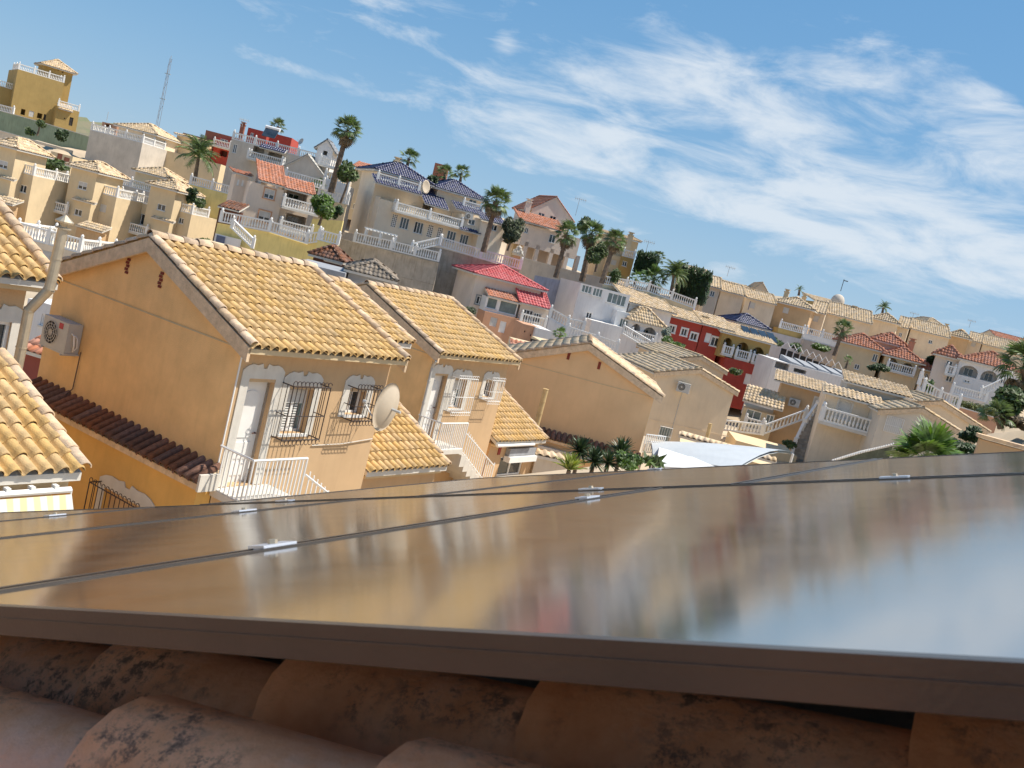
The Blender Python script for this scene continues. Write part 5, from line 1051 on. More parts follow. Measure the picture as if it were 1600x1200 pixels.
stick_bal(T, (1128, 552), (1144, 556), -1.1); stick_bal(T, (1148, 558), (1171, 564), -1.1); stick_bal(T, (1174, 565), (1196, 571), -1.1)
blk(T, (1134, 558), (1206, 578), -1.0, 7, REDW, wins=[('door', 1174, 594, 22, 17, {'mat': WHITE})]); chimney(T, 1103, 494, 2, .6)
m = MB(); F = T.face(0, 1.0, 0); a = F.px(1160, 519, 0)
for i in range(4): x = a[0]+i*1.0; m.hexa([(x, .2, a[1]-.25+0), (x+.9, .2, a[1]-.25), (x+.9, 2.1, a[1]+.6), (x, 2.1, a[1]+.6), (x, .2, a[1]-.15), (x+.9, .2, a[1]-.15), (x+.9, 2.1, a[1]+.7), (x, 2.1, a[1]+.7)])
T.add(m, 'roof_panels', GLASS)
T = bld('awning', 'bright blue tarpaulin roofs above the deep red building', (1056, 474), (1125, 500), (1056, 486), 112, 8, 'tarpaulin'); m = MB(); F = T.F
for (l, r, k) in (((1056, 474), (1090, 484), 0), ((1062, 487), (1112, 502), -1.5), ((1090, 494), (1124, 504), -2.2)):
    a = F.px(*l, -k); b = F.px(*r, -k); n = 8
    for i in range(n):
        u0, u1 = a[0]+(b[0]-a[0])*i/n, a[0]+(b[0]-a[0])*(i+1)/n
        m.hexa([(u0, k, a[1]-1.0), (u1, k, a[1]-1.0), (u1, k+1.6, a[1]), (u0, k+1.6, a[1]), (u0, k, a[1]-.9+.05*(i % 2)), (u1, k, a[1]-.9+.05*((i+1) % 2)), (u1, k+1.6, a[1]+.1), (u0, k+1.6, a[1]+.1)])
T.add(m, 'sheet', BLUET); m = MB(); m.box(0, T.W*.6, -1.7, 1, -T.H-2, -1.6); T.add(m, 'support', GREYW)
T = bld('pavilion', 'small orange pavilion with a glazed cobalt pyramid roof', (1152, 512), (1196, 522), (1150, 530), 108, 16); blk(T, (1152, 505), (1194, 515), 0, 3.4, SALMW, wins=[('win', 1157, 517, 6, 8)], roof=('hip', 1.1, TILEB), over=.6); m = MB(); m.tube([(1.6, 1.7, 2.3), (1.6, 1.7, 3.3)], .05, 5); T.add(m, 'finial', TILEB)
# pools, sheds and terraces right of it
T = bld('house', 'white flat roofed shelter with dark openings right of the red building', (1208, 562), (1290, 585), (1205, 585), 92, 0); blk(T, (1210, 562), (1345, 598), 0, 7, WHITEW, wins=[('open', 1222, 572, 22, 10), ('open', 1250, 580, 20, 6)]); m = MB(); F = T.F; a = F.px(1240, 560)
for i in range(7): m.hexa([(a[0]+i*1.4, .5+i*.1, .01), (a[0]+i*1.4+1.3, .5+i*.1, .01), (a[0]+i*1.4+1.3, 5, .01), (a[0]+i*1.4, 5, .01), (a[0]+i*1.4, .5+i*.1, .25), (a[0]+i*1.4+1.3, .5+i*.1, .12), (a[0]+i*1.4+1.3, 5, .5), (a[0]+i*1.4, 5, .62)])
T.add(m, 'corrugated_cover', GREYR)
T = bld('fence', 'dark mesh fence with curved white frames beside the green bushes', (1220, 545), (1300, 575), (1220, 556), 104, 0, 'fence', extra=0); m = MB(); fr = MB(); F = T.F
for i in range(9): x = T.W*i/8; z = -x*.12; fr.tube([(x, 0, -T.H-1), (x, 0, z+.2), (x+.5, 0, z+.9), (x+1.1, 0, z+.2)], .05, 4); m.box(x, x+T.W/8-.06, .1, .14, -T.H-1.5+z*.3, z+.1)
T.add(fr, 'frame', WHITE); T.add(m, 'mesh', DARK)
T = bld('wall', 'yellow and white terrace wall with long white balustrade below the beige row', (1215, 505), (1310, 530), (1210, 530), 120, 0, 'wall'); blk(T, (1205, 518), (1255, 531), 0, 3, WHITEW); blk(T, (1217, 512), (1256, 521), 2, 3, YELW, bal='f'); blk(T, (1257, 522), (1310, 535), 1, 3, WHITEW, bal='f'); blk(T, (1256, 530), (1310, 543), -.8, 1.6, GREYW)
# beige row along the ridge
ROW2 = 'beige terraced houses along the ridge'
def rowhouse(label, l, r, D, rz, kind, h, bl, wins=(), dep=8, ch=None, step=None, m=None, rm=None):
    T = bld('terraced_house', label, l, r, bl, D, rz, group=ROW2); blk(T, l, r, 0, dep, m or CREAM, roof=(kind, h*.62, rm or TILEO), wins=wins, over=.45, tw=.33, tl=.5)
    if ch: chimney(T, ch[0], ch[1], dep/2, .9)
    if step: blk(T, step[0], step[1], -1.2, 3, m or CREAM, wins=step[2] if len(step) > 2 else ())
    return T
R2 = mat('stucco_row', (.74, .60, .43), .9, .07, .4, .2, 40, streak=.35)
rowhouse('first beige row house, grey white wall with a barred window above the cypress', (1108, 445), (1126, 450), 118, -6, 'gx', 2.0, (1095, 495), [('win', 1113, 459, 7, 9)], m=BEIGE)
rowhouse('beige row house with a white skylight roof, second along the ridge', (1127, 452), (1163, 462), 120, -4, 'gx', 1.8, (1120, 500), m=BEIGE)
rowhouse('beige row house with pale shutter, above the cobalt pavilion', (1166, 463), (1212, 475), 124, -4, 'gx', 1.8, (1160, 510), [('shut', 1176, 477, 8, 9)], m=BEIGE)
rowhouse('peach row house with a pale shutter, fourth along the ridge', (1212, 472), (1268, 486), 126, -20, 'hip', 1.9, (1205, 520), [('shut', 1228, 485, 9, 9), ('dark', 1243, 511, 6, 4)], m=PEACH, ch=(1231, 452))
rowhouse('peach row house with blue shuttered window, fifth along the ridge', (1268, 484), (1290, 490), 130, -18, 'gx', 2.4, (1262, 525), [('shut', 1275, 498, 8, 9), ('dark', 1268, 518, 5, 4)], m=R2, ch=(1258, 460))
rowhouse('beige row house in the middle of the ridge, beside the domed villa', (1292, 487), (1362, 505), 134, -12, 'gx', 2.6, (1285, 535), [('dark', 1363, 512, 7, 7)], m=R2, ch=(1336, 478))
rowhouse('beige row house with wide hip, behind the lone right hand palm', (1362, 498), (1402, 508), 138, -22, 'hip', 1.9, (1355, 540), [('shut', 1341, 523, 6, 9)], m=R2)
rowhouse('beige row house with a small dark window, right of the ridge palm', (1403, 508), (1420, 513), 142, -22, 'gx', 2.4, (1395, 545), [('win', 1407, 523, 5, 6)], m=R2)
rowhouse('beige row house above the terracotta bungalow chimney', (1424, 512), (1484, 527), 146, -14, 'gx', 2.5, (1415, 560), [('win', 1454, 534, 6, 6)], m=R2)
rowhouse('peach row house with brown chimney, third from the right', (1484, 524), (1514, 532), 150, -24, 'hip', 1.9, (1478, 565), m=PEACH, ch=(1480, 506))
rowhouse('beige row house above the white arched villa, second from the right', (1514, 530), (1534, 536), 154, -24, 'gx', 2.2, (1508, 565), [('shut', 1521, 538, 7, 7)], m=R2)
rowhouse('beige row house with long straw coloured roof at the right edge', (1536, 536), (1640, 562), 158, -16, 'gx', 2.6, (1530, 575), m=R2)
rowhouse('second line row house with plain gable on the skyline, near the first aerial', (1175, 452), (1200, 458), 140, -4, 'gy', 2.0, (1170, 470), m=R2)
rowhouse('second line row house with low roof left of the skyline, over the cypress', (1068, 428), (1105, 438), 132, -2, 'gx', 2.2, (1060, 460), m=R2)
rowhouse('second line row house behind the middle of the ridge', (1128, 446), (1172, 457), 138, -2, 'shed', 1.6, (1120, 470), m=R2)
rowhouse('second line row house with terracotta roof at the far right', (1560, 530), (1640, 550), 190, 4, 'gx', 2.4, (1556, 560), m=R2, rm=TILER)
rowhouse('second line row house with pyramid roof on the skyline', (1445, 507), (1478, 516), 175, 4, 'hip', 2.2, (1440, 530), m=R2)
T = bld('villa', 'domed villa on the skyline with a weathervane', (1275, 471), (1326, 484), (1270, 500), 170, 2); blk(T, (1275, 471), (1326, 484), 0, 8, YELW, roof=('shed', 1.2, TILEO)); m = MB(); F = T.face(0, 3, 0); a = F.px(1309, 470); m.lathe((a[0], 3, a[1]-1), [(1.2, 0), (1.2, 1.0), (1.15, 1.3), (.9, 1.8), (.5, 2.1), (.05, 2.2)], 14); T.add(m, 'dome', GREYW, smooth=True); m = MB(); m.tube([(a[0], 3, a[1]+1.8), (a[0], 3, a[1]+4)], .06, 4); m.box(a[0], a[0]+.8, 2.98, 3.02, a[1]+3.7, a[1]+3.85); T.add(m, 'weathervane', DARK)
# terracotta bungalows at the right
T = bld('villa', 'beige bungalow with terracotta hip roofs, arched porch and chimney', (1312, 541), (1355, 548), (1300, 575), 108, -14); TB = T
blk(T, (1314, 535), (1377, 551), 0, 7, CREAM, wins=[('win', 1367, 559, 8, 12), ('win', 1339, 573, 8, 8)], roof=('hip', 1.4, TILER), over=.5)
blk(T, (1368, 533), (1414, 545), 4, 6, PINKW, roof=('hip', 1.2, TILER), over=.5)
blk(T, (1384, 556), (1440, 570), -1, 5, CREAM, wins=[('arch', 1394, 567, 15, 17), ('arch', 1417, 575, 17, 16)], roof=('hip', 1.2, TILER), over=.4); stick_bal(T, (1384, 576), (1428, 588), -1.7)
strip_roof(T, (1436, 573), (1468, 585), -1.5, 3, 1.0, TILER); blk(T, (1440, 577), (1468, 585), -.6, 4, CREAM, wins=[('win', 1448, 587, 5, 7)]); chimney(T, 1427, 529, 3, 1.4, SALMW)
T = bld('villa', 'white villa with three big dark arches and terracotta roof at the right', (1465, 557), (1585, 588), (1455, 590), 100, -22)
blk(T, (1463, 555), (1500, 562), .8, 8, PINKW, wins=[('win', 1483, 569, 10, 11), ('win', 1483, 592, 10, 9)], roof=('hip', 1.2, TILER)); stick_bal(T, (1476, 583), (1491, 587), -.3)
blk(T, (1500, 562), (1594, 586), 0, 8, WHITEW, wins=[('arch', 1514, 580, 29, 17), ('arch', 1546, 588, 26, 17), ('arch', 1569, 593, 13, 14), ('win', 1511, 596, 9, 4)], roof=('hip', 1.5, TILER), over=.3)
P0, P1 = at(1530, 620, 96), at(1576, 598, 96); T = Thing('stair_balustrade', 'white balustrade climbing the stair at the right of the arched villa', 'balustrade', P0, 0, -3, None, ground=False); balustrade(T, [(0, 0, 0), tuple(T.l(P1))], .9)
bal_thing('balustrade', 'white balustrade along the front terrace of the arched villa', 96, [(1486, 615), (1538, 628)], .9, wall=3, wm=PINKW)
wall_thing('garden_wall', 'salmon garden wall with hedge in front of the arched villa', [(1480, 632, 84), (1510, 640, 84), (1560, 655, 84)], 5, SALMW, coping=TRIM)
bal_thing('balustrade', 'white scalloped balustrade descending beside the grey gable', 80, [(1435, 601), (1440, 615), (1465, 630), (1495, 640)], 1.1, wall=4, wm=WHITEW)
# fourth gabled house and its neighbours
def midhouse(label, px, py, D, rz, W_, dep, rise, m, rm, left_roof=True, zbm=-7, vents=()):
    T = Thing('gabled_house', label, 'house', at(px, py, D), rz, zbm, 'grey tan gabled houses of the lower street')
    mb = MB(); mb.poly([(0, 0, zbm), (W_, 0, zbm), (W_, 0, 0), (W_/2, 0, rise-.08), (0, 0, 0)]); mb.poly([(0, 0, zbm), (0, dep, zbm), (0, dep, 0), (0, 0, 0)]); mb.poly([(W_, 0, zbm), (W_, dep, zbm), (W_, dep, 0), (W_, 0, 0)]); mb.poly([(0, dep, zbm), (W_, dep, zbm), (W_, dep, 0), (W_/2, dep, rise-.08), (0, dep, 0)]); T.add(mb, 'wall', m)
    gable_roof(T, 0, W_, 0, dep, 0, rise, rm, 'y', ov=.25, tw=.29, tl=.42, vo=.14, vm=MORTAR, indiv=False)
    return T
GTAN = mat('stucco_grey_tan', (.74, .59, .41), .9, .05, .7, .3, 60, streak=.2); GGREY = mat('stucco_cool_grey', (.64, .57, .47), .9, .05, .7, .3, 60, streak=.2)
T = midhouse('grey tan gabled house with a fan unit high on its end wall', 1027, 582, 62, 14, 5.7, 7.5, .85, GTAN, TILEO); H4 = T; F = T.face(0, 0, 0)
a = F.px(1053, 608); ac_unit('air_conditioner', 'white fan unit on the grey tan gable with a pipe running down', T.w((a[0], -.36, a[1])), -12)
a = F.px(1066, 612); b = F.px(1050, 680); m = MB(); m.tube([(a[0], -.02, a[1]), (a[0], -.02, b[1])], .02, 4); T.add(m, 'pipe', GREYP); a = F.px(1015, 654); m = MB(); m.box(a[0] if a[0] > 0 else 0, 6.2, -.02, -.002, a[1]-.05, a[1]); T.add(m, 'string_course', GTAN)
a = F.px(1036, 678); grille(T, F, a[0]-.35, a[0]+.55, a[1]-.6, a[1]+.5, WHITE, .12, 5, curls=False); m = MB(); F.box(m, a[0]-.28, a[0]+.48, a[1]-.55, a[1]+.45, .002, .03); T.add(m, 'window', GLASSG)
flue('cream pipe standing against the grey tan gable', [(1110, 662, -.6), (1103, 690, -.6)], 61, .12, MAT['flue_cream'], cap=False)
T = midhouse('tan house with straw tiled gable behind the fan unit house', 1052, 560, 76, 14, 4.6, 8, .65, GTAN, TILEO)
T = bld('house', 'cream house with flat tiled hip, glazed corner and curved white stair', (1208, 592), (1300, 600), (1190, 700), 76, -14); F = T.F
blk(T, (1222, 598), (1293, 606), 0, 6, PEACH, wins=[('shut', 1278, 632, 13, 18, {'trim': TRIM})]); F = T.face(0, -.4, 0); a = F.px(1202, 585); b = F.px(1296, 602)
x0 = T.face(0, 0, 0).px(1215, 596)[0]; x1 = T.face(0, 0, 0).px(1297, 603)[0]; shed(T, [(x0-.3, -.4, .0), (x1, -.4, .0), (x1, 5.2, .62), (x0-.3, 5.2, .62)], .27, .42, TILEO, sides='')
blk(T, (1162, 636), (1213, 643), -1.5, 5, YELW if False else CREAM, wins=[('win', 1176, 652, 24, 22, {'n': 2, 'glass': GLASSG}), ('win', 1205, 657, 18, 18, {'n': 2, 'glass': GLASSG})]); strip_roof(T, (1160, 626), (1224, 640), -2, 2.5, 1.1, TILEO)
stick_bal(T, (1160, 667), (1190, 676), -2.6, .85)
F = T.face(0, 0, 0); a = F.px(1231, 632); ac_unit('air_conditioner', 'white fan unit on the cream wall beside the dark roof slope', T.w((a[0], -.36, a[1])), -14)
# curved stair
C0 = at(1262, 660, 70); T = Thing('curved_stair', 'white curved outdoor stair with balustrades between two cream houses', 'stair', C0, -14, -4, None); steps = MB(); pa = []; pb = []
for i in range(16):
    t = i/15; x = .2-2.1*t+1.3*t*t; z = .9-4.3*t; y = -1.2-2.6*t; steps.box(x, x+1.7, y-.2, y+.3, z-1.6, z); pa.append((x, y, z)); pb.append((x+1.75, y, z))
T.add(steps, 'steps', CONC); balustrade(T, pa[::5]+[pa[-1]], .85, post=1.6, ball=False); balustrade(T, pb[::5]+[pb[-1]], .85, post=1.6, ball=False)
P0 = at(1190, 680, 71); T = Thing('stair_balustrade', 'white balustrade rising right towards the curved stair', 'balustrade', P0, 0, -4, None, ground=False); balustrade(T, [(-3.0, 0, -.4), (0, 0, 0), tuple(T.l(at(1256, 656, 71)))], .85)
T = bld('planter_terrace', 'cream terrace with potted shrubs at the foot of the curved stair', (1178, 690), (1245, 705), (1175, 715), 66, -5, 'terrace'); blk(T, (1150, 688), (1246, 712), 0, 5, CREAM)
# house with balcony and grey gable
T = bld('house', 'grey beige house with curved balcony, patio door and an arched barred window', (1285, 610), (1380, 645), (1270, 720), 64, -14); F = T.F
blk(T, (1292, 612), (1380, 636), 0, 6, BEIGE, wins=[('shut', 1318, 641, 20, 26, {'trim': TRIM}), ('win', 1358, 655, 8, 18)]); strip_roof(T, (1286, 611), (1380, 637), -.5, 2.2, .45, TILEO); stick_bal(T, (1280, 657), (1366, 680), -1.3, .95, ret=1.2); stick_bal(T, (0, 0), (0, 0), 0) if False else None
F = T.face(0, 1.5, 0); a = F.px(1325, 600); b = F.px(1430, 612); blk(T, (1325, 599), (1425, 612), 2.2, 6, GGREY, wins=[('dark', 1347, 612, 5, 2)]); F = T.face(0, 2.2, 0); a = F.px(1325, 599); b = F.px(1425, 612); shed(T, [(a[0]-.3, 1.9, a[1]+.12), (b[0]+.2, 1.9, a[1]+.12), (b[0]+.2, 6.4, a[1]+.7), (a[0]-.3, 6.4, a[1]+.7)], .27, .42, TILEO, sides='')
T = midhouse('cool grey gabled house with an arched barred window above the fan palm', 1378, 641, 60, -8, 4.6, 7, .75, GGREY, TILEO, zbm=-5); F = T.face(); a = F.px(1396, 664); FW = F.win('shut', 1396, 664, 24, 22)
mb = MB(); F.box(mb, FW['s0'], FW['s1'], FW['z0'], FW['z1'], .002, .02); T.add(mb, 'blind', GINGHAM); grille(T, F, FW['s0']-.05, FW['s1']+.05, FW['z0']-.05, FW['z1']+.05, WHITE, .15, 9, curls=False); a = F.px(1415, 641); m = MB(); F.box(m, a[0]-.12, a[0]+.12, a[1]-.06, a[1]+.06, .002, .02); T.add(m, 'vent', DARK)
a = F.px(1442, 672); m = MB(); F.box(m, a[0]-.3, a[0]+.3, a[1]-.4, a[1]+.5, .002, .02); T.add(m, 'window', DARK); grille(T, F, a[0]-.32, a[0]+.32, a[1]-.42, a[1]+.52, WHITE, .06, 4, curls=False)
T = midhouse('larger grey gable behind the cool grey house, at the right', 1385, 632, 68, -8, 7.0, 7, 1.2, GTAN, TILEO, zbm=-6)
# stepped balustrade wall in front and the white canopy
wall_thing('garden_wall', 'dark green garden wall with pale stepped coping left of the fan palm', [(1300, 722, 50), (1345, 708, 50), (1395, 697, 50)], 4, mat('hedge_wall', (.13, .15, .11), .9, .2), th=.12, coping=TRIM)
T = bld('railing', 'white scalloped railing running along the dark green garden wall', (1300, 716), (1395, 694), (1300, 722), 49.5, 0, 'railing', extra=0, ground=False); m = MB()
A_, B_ = T.l(at(1300, 721, 49.5)), T.l(at(1395, 695, 49.5))
for i in range(26):
    p = A_.lerp(B_, i/25); m.lathe((p.x, p.y, p.z), [(.03, 0), (.05, .05), (.03, .1), (.01, .13)], 5)
T.add(m, 'finial', BALW)
T = Thing('canopy', 'broad white curved canopy roof below the grey tan gables', 'canopy', at(1010, 690, 42), -14, -3, None); m = MB(); n = 14; b = T.l(at(1242, 725, 40)); c = T.l(at(1150, 732, 36)); d = T.l(at(1020, 722, 37.5)); a = V((0, 0, 0)); a2 = T.l(at(1240, 706, 44))
for i in range(n):
    for j in range(6):
        def g(i, j, o=0):
            s_, t = i/n, j/6; p = (a*(1-s_)+a2*s_)*(1-t)+((d*(1-s_)+c*s_))*t; return p+V((0, 0, .35*math.sin(math.pi*t)+.1*math.sin(math.pi*s_)-o))
        m.poly([g(i, j), g(i+1, j), g(i+1, j+1), g(i, j+1)]); m.poly([g(i, j, .12), g(i, j+1, .12), g(i+1, j+1, .12), g(i+1, j, .12)])
    m.poly([g(i, 6), g(i+1, 6), g(i+1, 6, .12), g(i, 6, .12)])
T.add(m, 'roof_sheet', mat('canopy_white', (.50, .53, .55), .6, .04, 1, .05), smooth=False); m = MB()
for p in (a, a2, c, d): m.tube([p+V((0, 0, -.1)), p+V((0, 0, -3))], .06, 6)
T.add(m, 'post', WHITE)
T = Thing('canopy', 'bright white flat sheet roof just below the curved canopy', 'canopy', at(1030, 702, 39), -14, -3, None); m = MB(); q = [T.l(at(*p)) for p in ((1026, 728, 33), (1132, 735, 33), (1078, 712, 38), (1030, 699, 39))]; dn = V((0, 0, -.12)); m.hexa([x+dn for x in q]+q); T.add(m, 'roof_sheet', WHITE); m = MB()
for x in q: m.tube([x+dn, x+V((0, 0, -3))], .05, 6)
T.add(m, 'post', WHITE)
T = bld('house', 'low grey annex roof with tile edge under the grey tan gables', (1080, 690), (1200, 708), (1078, 700), 50, -10, extra=3); blk(T, (1062, 690), (1215, 714), 0, 5, CREAM); strip_roof(T, (1058, 689), (1216, 713), -.3, .5, .12, TILEO)
# parapet of the neighbour at the right edge
T = bld('parapet', 'tan parapet wall with tile coping at the right edge, close to us', (1532, 684), (1640, 678), (1528, 720), 16, -20, 'wall', extra=2); a = T.W; m = MB(); m.box(0, a+1, 0, .25, -4, -.02); m.poly([(0, 0, -.02), (0, 0, -.02), (0, .25, -.02)]); T.add(m, 'wall', PEACH); m = MB(); m.box(-.05, a+1, -.05, .3, -.0, .06); T.add(m, 'coping', CAPM)
# mast and aerials
def mast(label, foot, top, D, r=.25, name='radio_mast'):
    A = at(*foot, D); B = at(*top, D); T = Thing(name, label, 'aerial', A, 0, 0, None, ground=False); q = T.l(B); h = q.z; m = MB(); n = max(6, int(h/(r*4)))
    for k in range(3): t = 2*math.pi*k/3; m.tube([(r*math.cos(t), r*math.sin(t), 0), (r*.6*math.cos(t), r*.6*math.sin(t), h)], r*.14, 3)
    for i in range(n):
        t = 2*math.pi*i/3; u = t+2*math.pi/3; m.tube([(r*.9*math.cos(t), r*.9*math.sin(t), h*i/n), (r*.9*math.cos(u), r*.9*math.sin(u), h*(i+1)/n)], r*.09, 3)
    T.add(m, 'lattice', mat('mast_grey', (.30, .31, .34), .6, .1, 1, 0, 1, metal=.3)); m = MB()
    for f in (.42, .78): m.box(-r*1.6, r*1.6, -r*.4, r*.4, h*f, h*f+r*.25)
    m.tube([(0, 0, h), (0, 0, h*1.04)], r*.15, 4); T.add(m, 'platform', GREYP)
mast('tall thin lattice radio mast on the skyline at the upper left', (245, 200), (268, 92), 420, .8)
def aerial(label, foot, top, D):
    A = at(*foot, D); B = at(*top, D); T = Thing('tv_aerial', label, 'aerial', A, 0, 0, 'television aerials on the roofs', ground=False); h = T.l(B).z; m = MB(); m.tube([(0, 0, 0), (0, 0, h)], .035, 4); T.add(m, 'pole', GREYP); m = MB(); m.tube([(-.6, 0, h*.92), (.9, 0, h*.92)], .025, 3)
    for i in range(6): x = -.5+i*.25; m.tube([(x, -.35, h*.92), (x, .35, h*.92)], .018, 3); m.tube([(x, 0, h*.92-.25), (x, 0, h*.92+.25)], .018, 3)
    T.add(m, 'antenna', GREYP)
aerial('television aerial beside the red gabled villa roof', (899, 337), (907, 309), 118); aerial('thin aerial over the cypress hedge', (1008, 398), (1013, 376), 125); aerial('thin aerial above the first beige row houses', (1136, 432), (1139, 416), 138)
aerial('slim aerial left of the third ridge gap', (1424, 502), (1430, 489), 150); aerial('slim aerial on the right end of the ridge', (1514, 512), (1517, 500), 165); aerial('small aerial on the brick red villa', (378, 198), (380, 186), 140)
# ------------------------------------------------------------------ planting
palm('tall leaning fan palm with a slender trunk, highest crown on the skyline', (517, 301), (543, 205), 95, 26, n=40, dead=14, tr=.26, seed=1)
palm('feathery palm with drooping fronds behind the cream terraces', (304, 283), (310, 246), 108, 36, 'feather', n=34, dead=0, tr=.2, seed=2, lo=-30)
palm('small palm crown poking over the blue roofed villa', (634, 268), (639, 248), 108, 19, n=24, dead=0, seed=3)
palm('left one of the twin palms behind the blue towers', (693, 300), (695, 272), 112, 17, n=26, dead=0, seed=4); palm('right one of the twin palms behind the blue towers', (716, 300), (721, 271), 114, 16, n=26, dead=0, seed=5)
palm('fan palm in front of the blue roofed villa, trunk crossing its wall', (755, 394), (775, 315), 93, 27, n=40, dead=10, tr=.24, seed=6)
palm('skyline palm crown behind the deep red villa', (430, 225), (434, 198), 155, 15, n=24, dead=0, seed=7)
palm('leftmost of the three palms before the red gabled villa', (868, 434), (886, 366), 106, 23, n=34, dead=8, tr=.24, seed=8)
palm('middle and bushiest of the three palms before the red gabled villa', (909, 440), (924, 366), 108, 24, n=44, dead=12, tr=.28, seed=9)
palm('rightmost of the three palms, in front of the golden beige house', (940, 443), (961, 376), 104, 21, n=34, dead=10, tr=.24, seed=10)
palm('bushy palm left of the spiky dark hedge, by the long balustrade', (1016, 456), (1022, 436), 106, 24, n=34, dead=4, m=LEAFB, seed=11); palm('larger palm drooping over the long balustrade, next to the spiky hedge', (1048, 460), (1053, 430), 105, 27, 'feather', n=40, dead=0, seed=12)
palm('low palm crown over the golden house, behind the balustrade', (990, 448), (994, 436), 108, 14, n=18, dead=0, m=LEAFB, seed=13); palm('thin skyline palm over the dark hedge', (1024, 420), (1029, 402), 120, 13, n=20, dead=0, seed=21)
palm('lone fan palm among the beige row, with a straight trunk', (1303, 556), (1317, 515), 102, 18, n=30, dead=4, seed=14)
palm('small palm in front of the terracotta bungalow', (1321, 576), (1325, 563), 98, 9, n=16, dead=0, m=LEAFB, seed=15, tr=.1)
palm('palm crown rising behind the middle of the ridge houses', (1378, 492), (1380, 481), 150, 13, 'feather', n=18, dead=0, seed=16)
palm('tiny palm tuft on the skyline above the first row houses', (1248, 462), (1249, 453), 150, 9, 'feather', n=12, dead=0, seed=17)
palm('small bright palm on the terrace of the white house', (874, 535), (875, 522), 78, 13, n=20, dead=0, m=LEAFB, seed=18, tr=.12)
palm('small palm beside the low wall at the left of the lemon terrace', (497, 305), (496, 292), 97, 16, n=20, dead=0, seed=19)
palm('dark palm cut by the right edge above the leafy mass', (1604, 640), (1600, 575), 44, 46, n=38, dead=10, seed=20, tr=.16)
palm('low dark fan palm at the foot of the leafy mass on the right', (1563, 670), (1556, 650), 42, 30, n=26, dead=0, seed=22, tr=.1)
palm('big fresh fan palm in front of the cool grey gable', (1440, 745), (1446, 722), 24, 66, 'fanbig', n=17, m=LEAFB, dead=0, seed=23, tr=.1, lo=-5)
# sword leaved plants near us
def yucca(label, px, py, D, R, n=60, m=None, seed=0, stem=None, lo=-25):
    c = at(px, py, D); T = Thing('yucca', label, 'plant', c-V((0, 0, 1.2)), 0, 0, 'spiky plants behind our roof'); mb = MB(); mb.tube([(0, 0, -1), (0, 0, 1.2)], .06, 7); T.add(mb, 'stem', TRUNK); crown(T, (0, 0, 1.2), n, R*D/FPX/.7, 'sword', m or LEAF, lo, 88, seed, 'leaf')
LEAFY = mat('leaf_yucca', (.05, .10, .03), .45, .3, 3, 0, 1, rand=.3, trans=.1)
yucca('upper left yucca rosette of the group behind our roof edge', 906, 706, 26, 27, 110, LEAFY, 1); yucca('lower middle yucca rosette of the group behind our roof edge', 928, 722, 25.5, 27, 110, LEAFY, 2); yucca('right hand yucca rosette nearest the tan gable foot', 970, 708, 26.5, 27, 110, LEAFY, 3)
yucca('bright yellow green spiky plant left of the yuccas', 889, 735, 24, 30, 60, mat('leaf_lime', (.28, .34, .04), .5, .2, 3, 0, 1, rand=.2, trans=.3), 4, lo=20); yucca('dark yucca low behind our roof edge', 950, 724, 25, 24, 80, LEAFY, 5)
bush('fresh green bush right of the yuccas', 982, 722, 25, 48, 26, LEAFB, 1600, .06); bush('sprig of prickly pear pads behind our roof edge', 1025, 722, 30, 34, 12, LEAFM, 60, .16)
# shrubs and trees
bush('rounded dark clipped shrub on the pale green wall', 97, 212, 124, 17, 24, LEAFD, 900, .16); bush('small twiggy tree in front of the pale green wall', 62, 195, 130, 14, 14, LEAFM, 500, .16, trunk=(58, 212), name='tree', cat='tree'); bush('low shrub left of the twiggy tree', 47, 206, 130, 14, 11, LEAFM, 400, .16)
bush('long round green hedge between the cream terrace roofs', 80, 258, 104, 72, 24, LEAFM, 2600, .17, name='hedge', cat='hedge', lobes=9)
bush('dark shrub right of the last cream terrace house', 299, 305, 100, 16, 22, LEAFD, 600, .15); bush('green climbing shrub by the lemon wall stair', 313, 318, 98, 18, 14, LEAFM, 500, .15)
bush('round euphorbia tree with a bare forked trunk beside the leaning palm', 547, 272, 94, 36, 36, LEAFM, 1500, .16, trunk=(532, 318), name='tree', cat='tree'); bush('leafy bright green tree right of the pink villa', 507, 325, 86, 42, 38, LEAFB, 2200, .15, trunk=(498, 352), name='tree', cat='tree'); bush('dark green shrub beside the blue roofed villa wall', 528, 330, 92, 14, 22, LEAFD, 500, .15)
bush('dark conifer between the two blue roofed towers', 675, 286, 108, 16, 28, LEAFD, 700, .15, name='tree', cat='tree'); bush('silvery olive tree between the beige and white villas', 801, 362, 104, 34, 44, LEAFG, 2400, .15, trunk=(793, 392), name='tree', cat='tree')
bush('green tree between the middle and right palms', 934, 396, 106, 32, 34, LEAFM, 1600, .15, trunk=(930, 425), name='tree', cat='tree'); bush('dark leafy tree on the balustrade right of the three palms', 962, 428, 104, 16, 30, LEAFM, 900, .15, name='tree', cat='tree'); bush('dark tree top behind the middle palm', 912, 350, 118, 26, 22, LEAFD, 900, .17, name='tree', cat='tree')
hedge('spiky dark cypress hedge behind the long balustrade', (1054, 466, 110), (1098, 478, 110), 42, LEAFD, 3600, .25, spiky=9); hedge('dark cypress hedge left of the bushy palms', (991, 425, 118), (1020, 432, 118), 26, LEAFD, 2200, .25, spiky=6)
bal_thing('balustrade', 'long white balustrade before the palms and the dark hedge', 104, [(942, 444), (1012, 456), (1084, 482)], .95, wall=2.5, wm=CREAM)
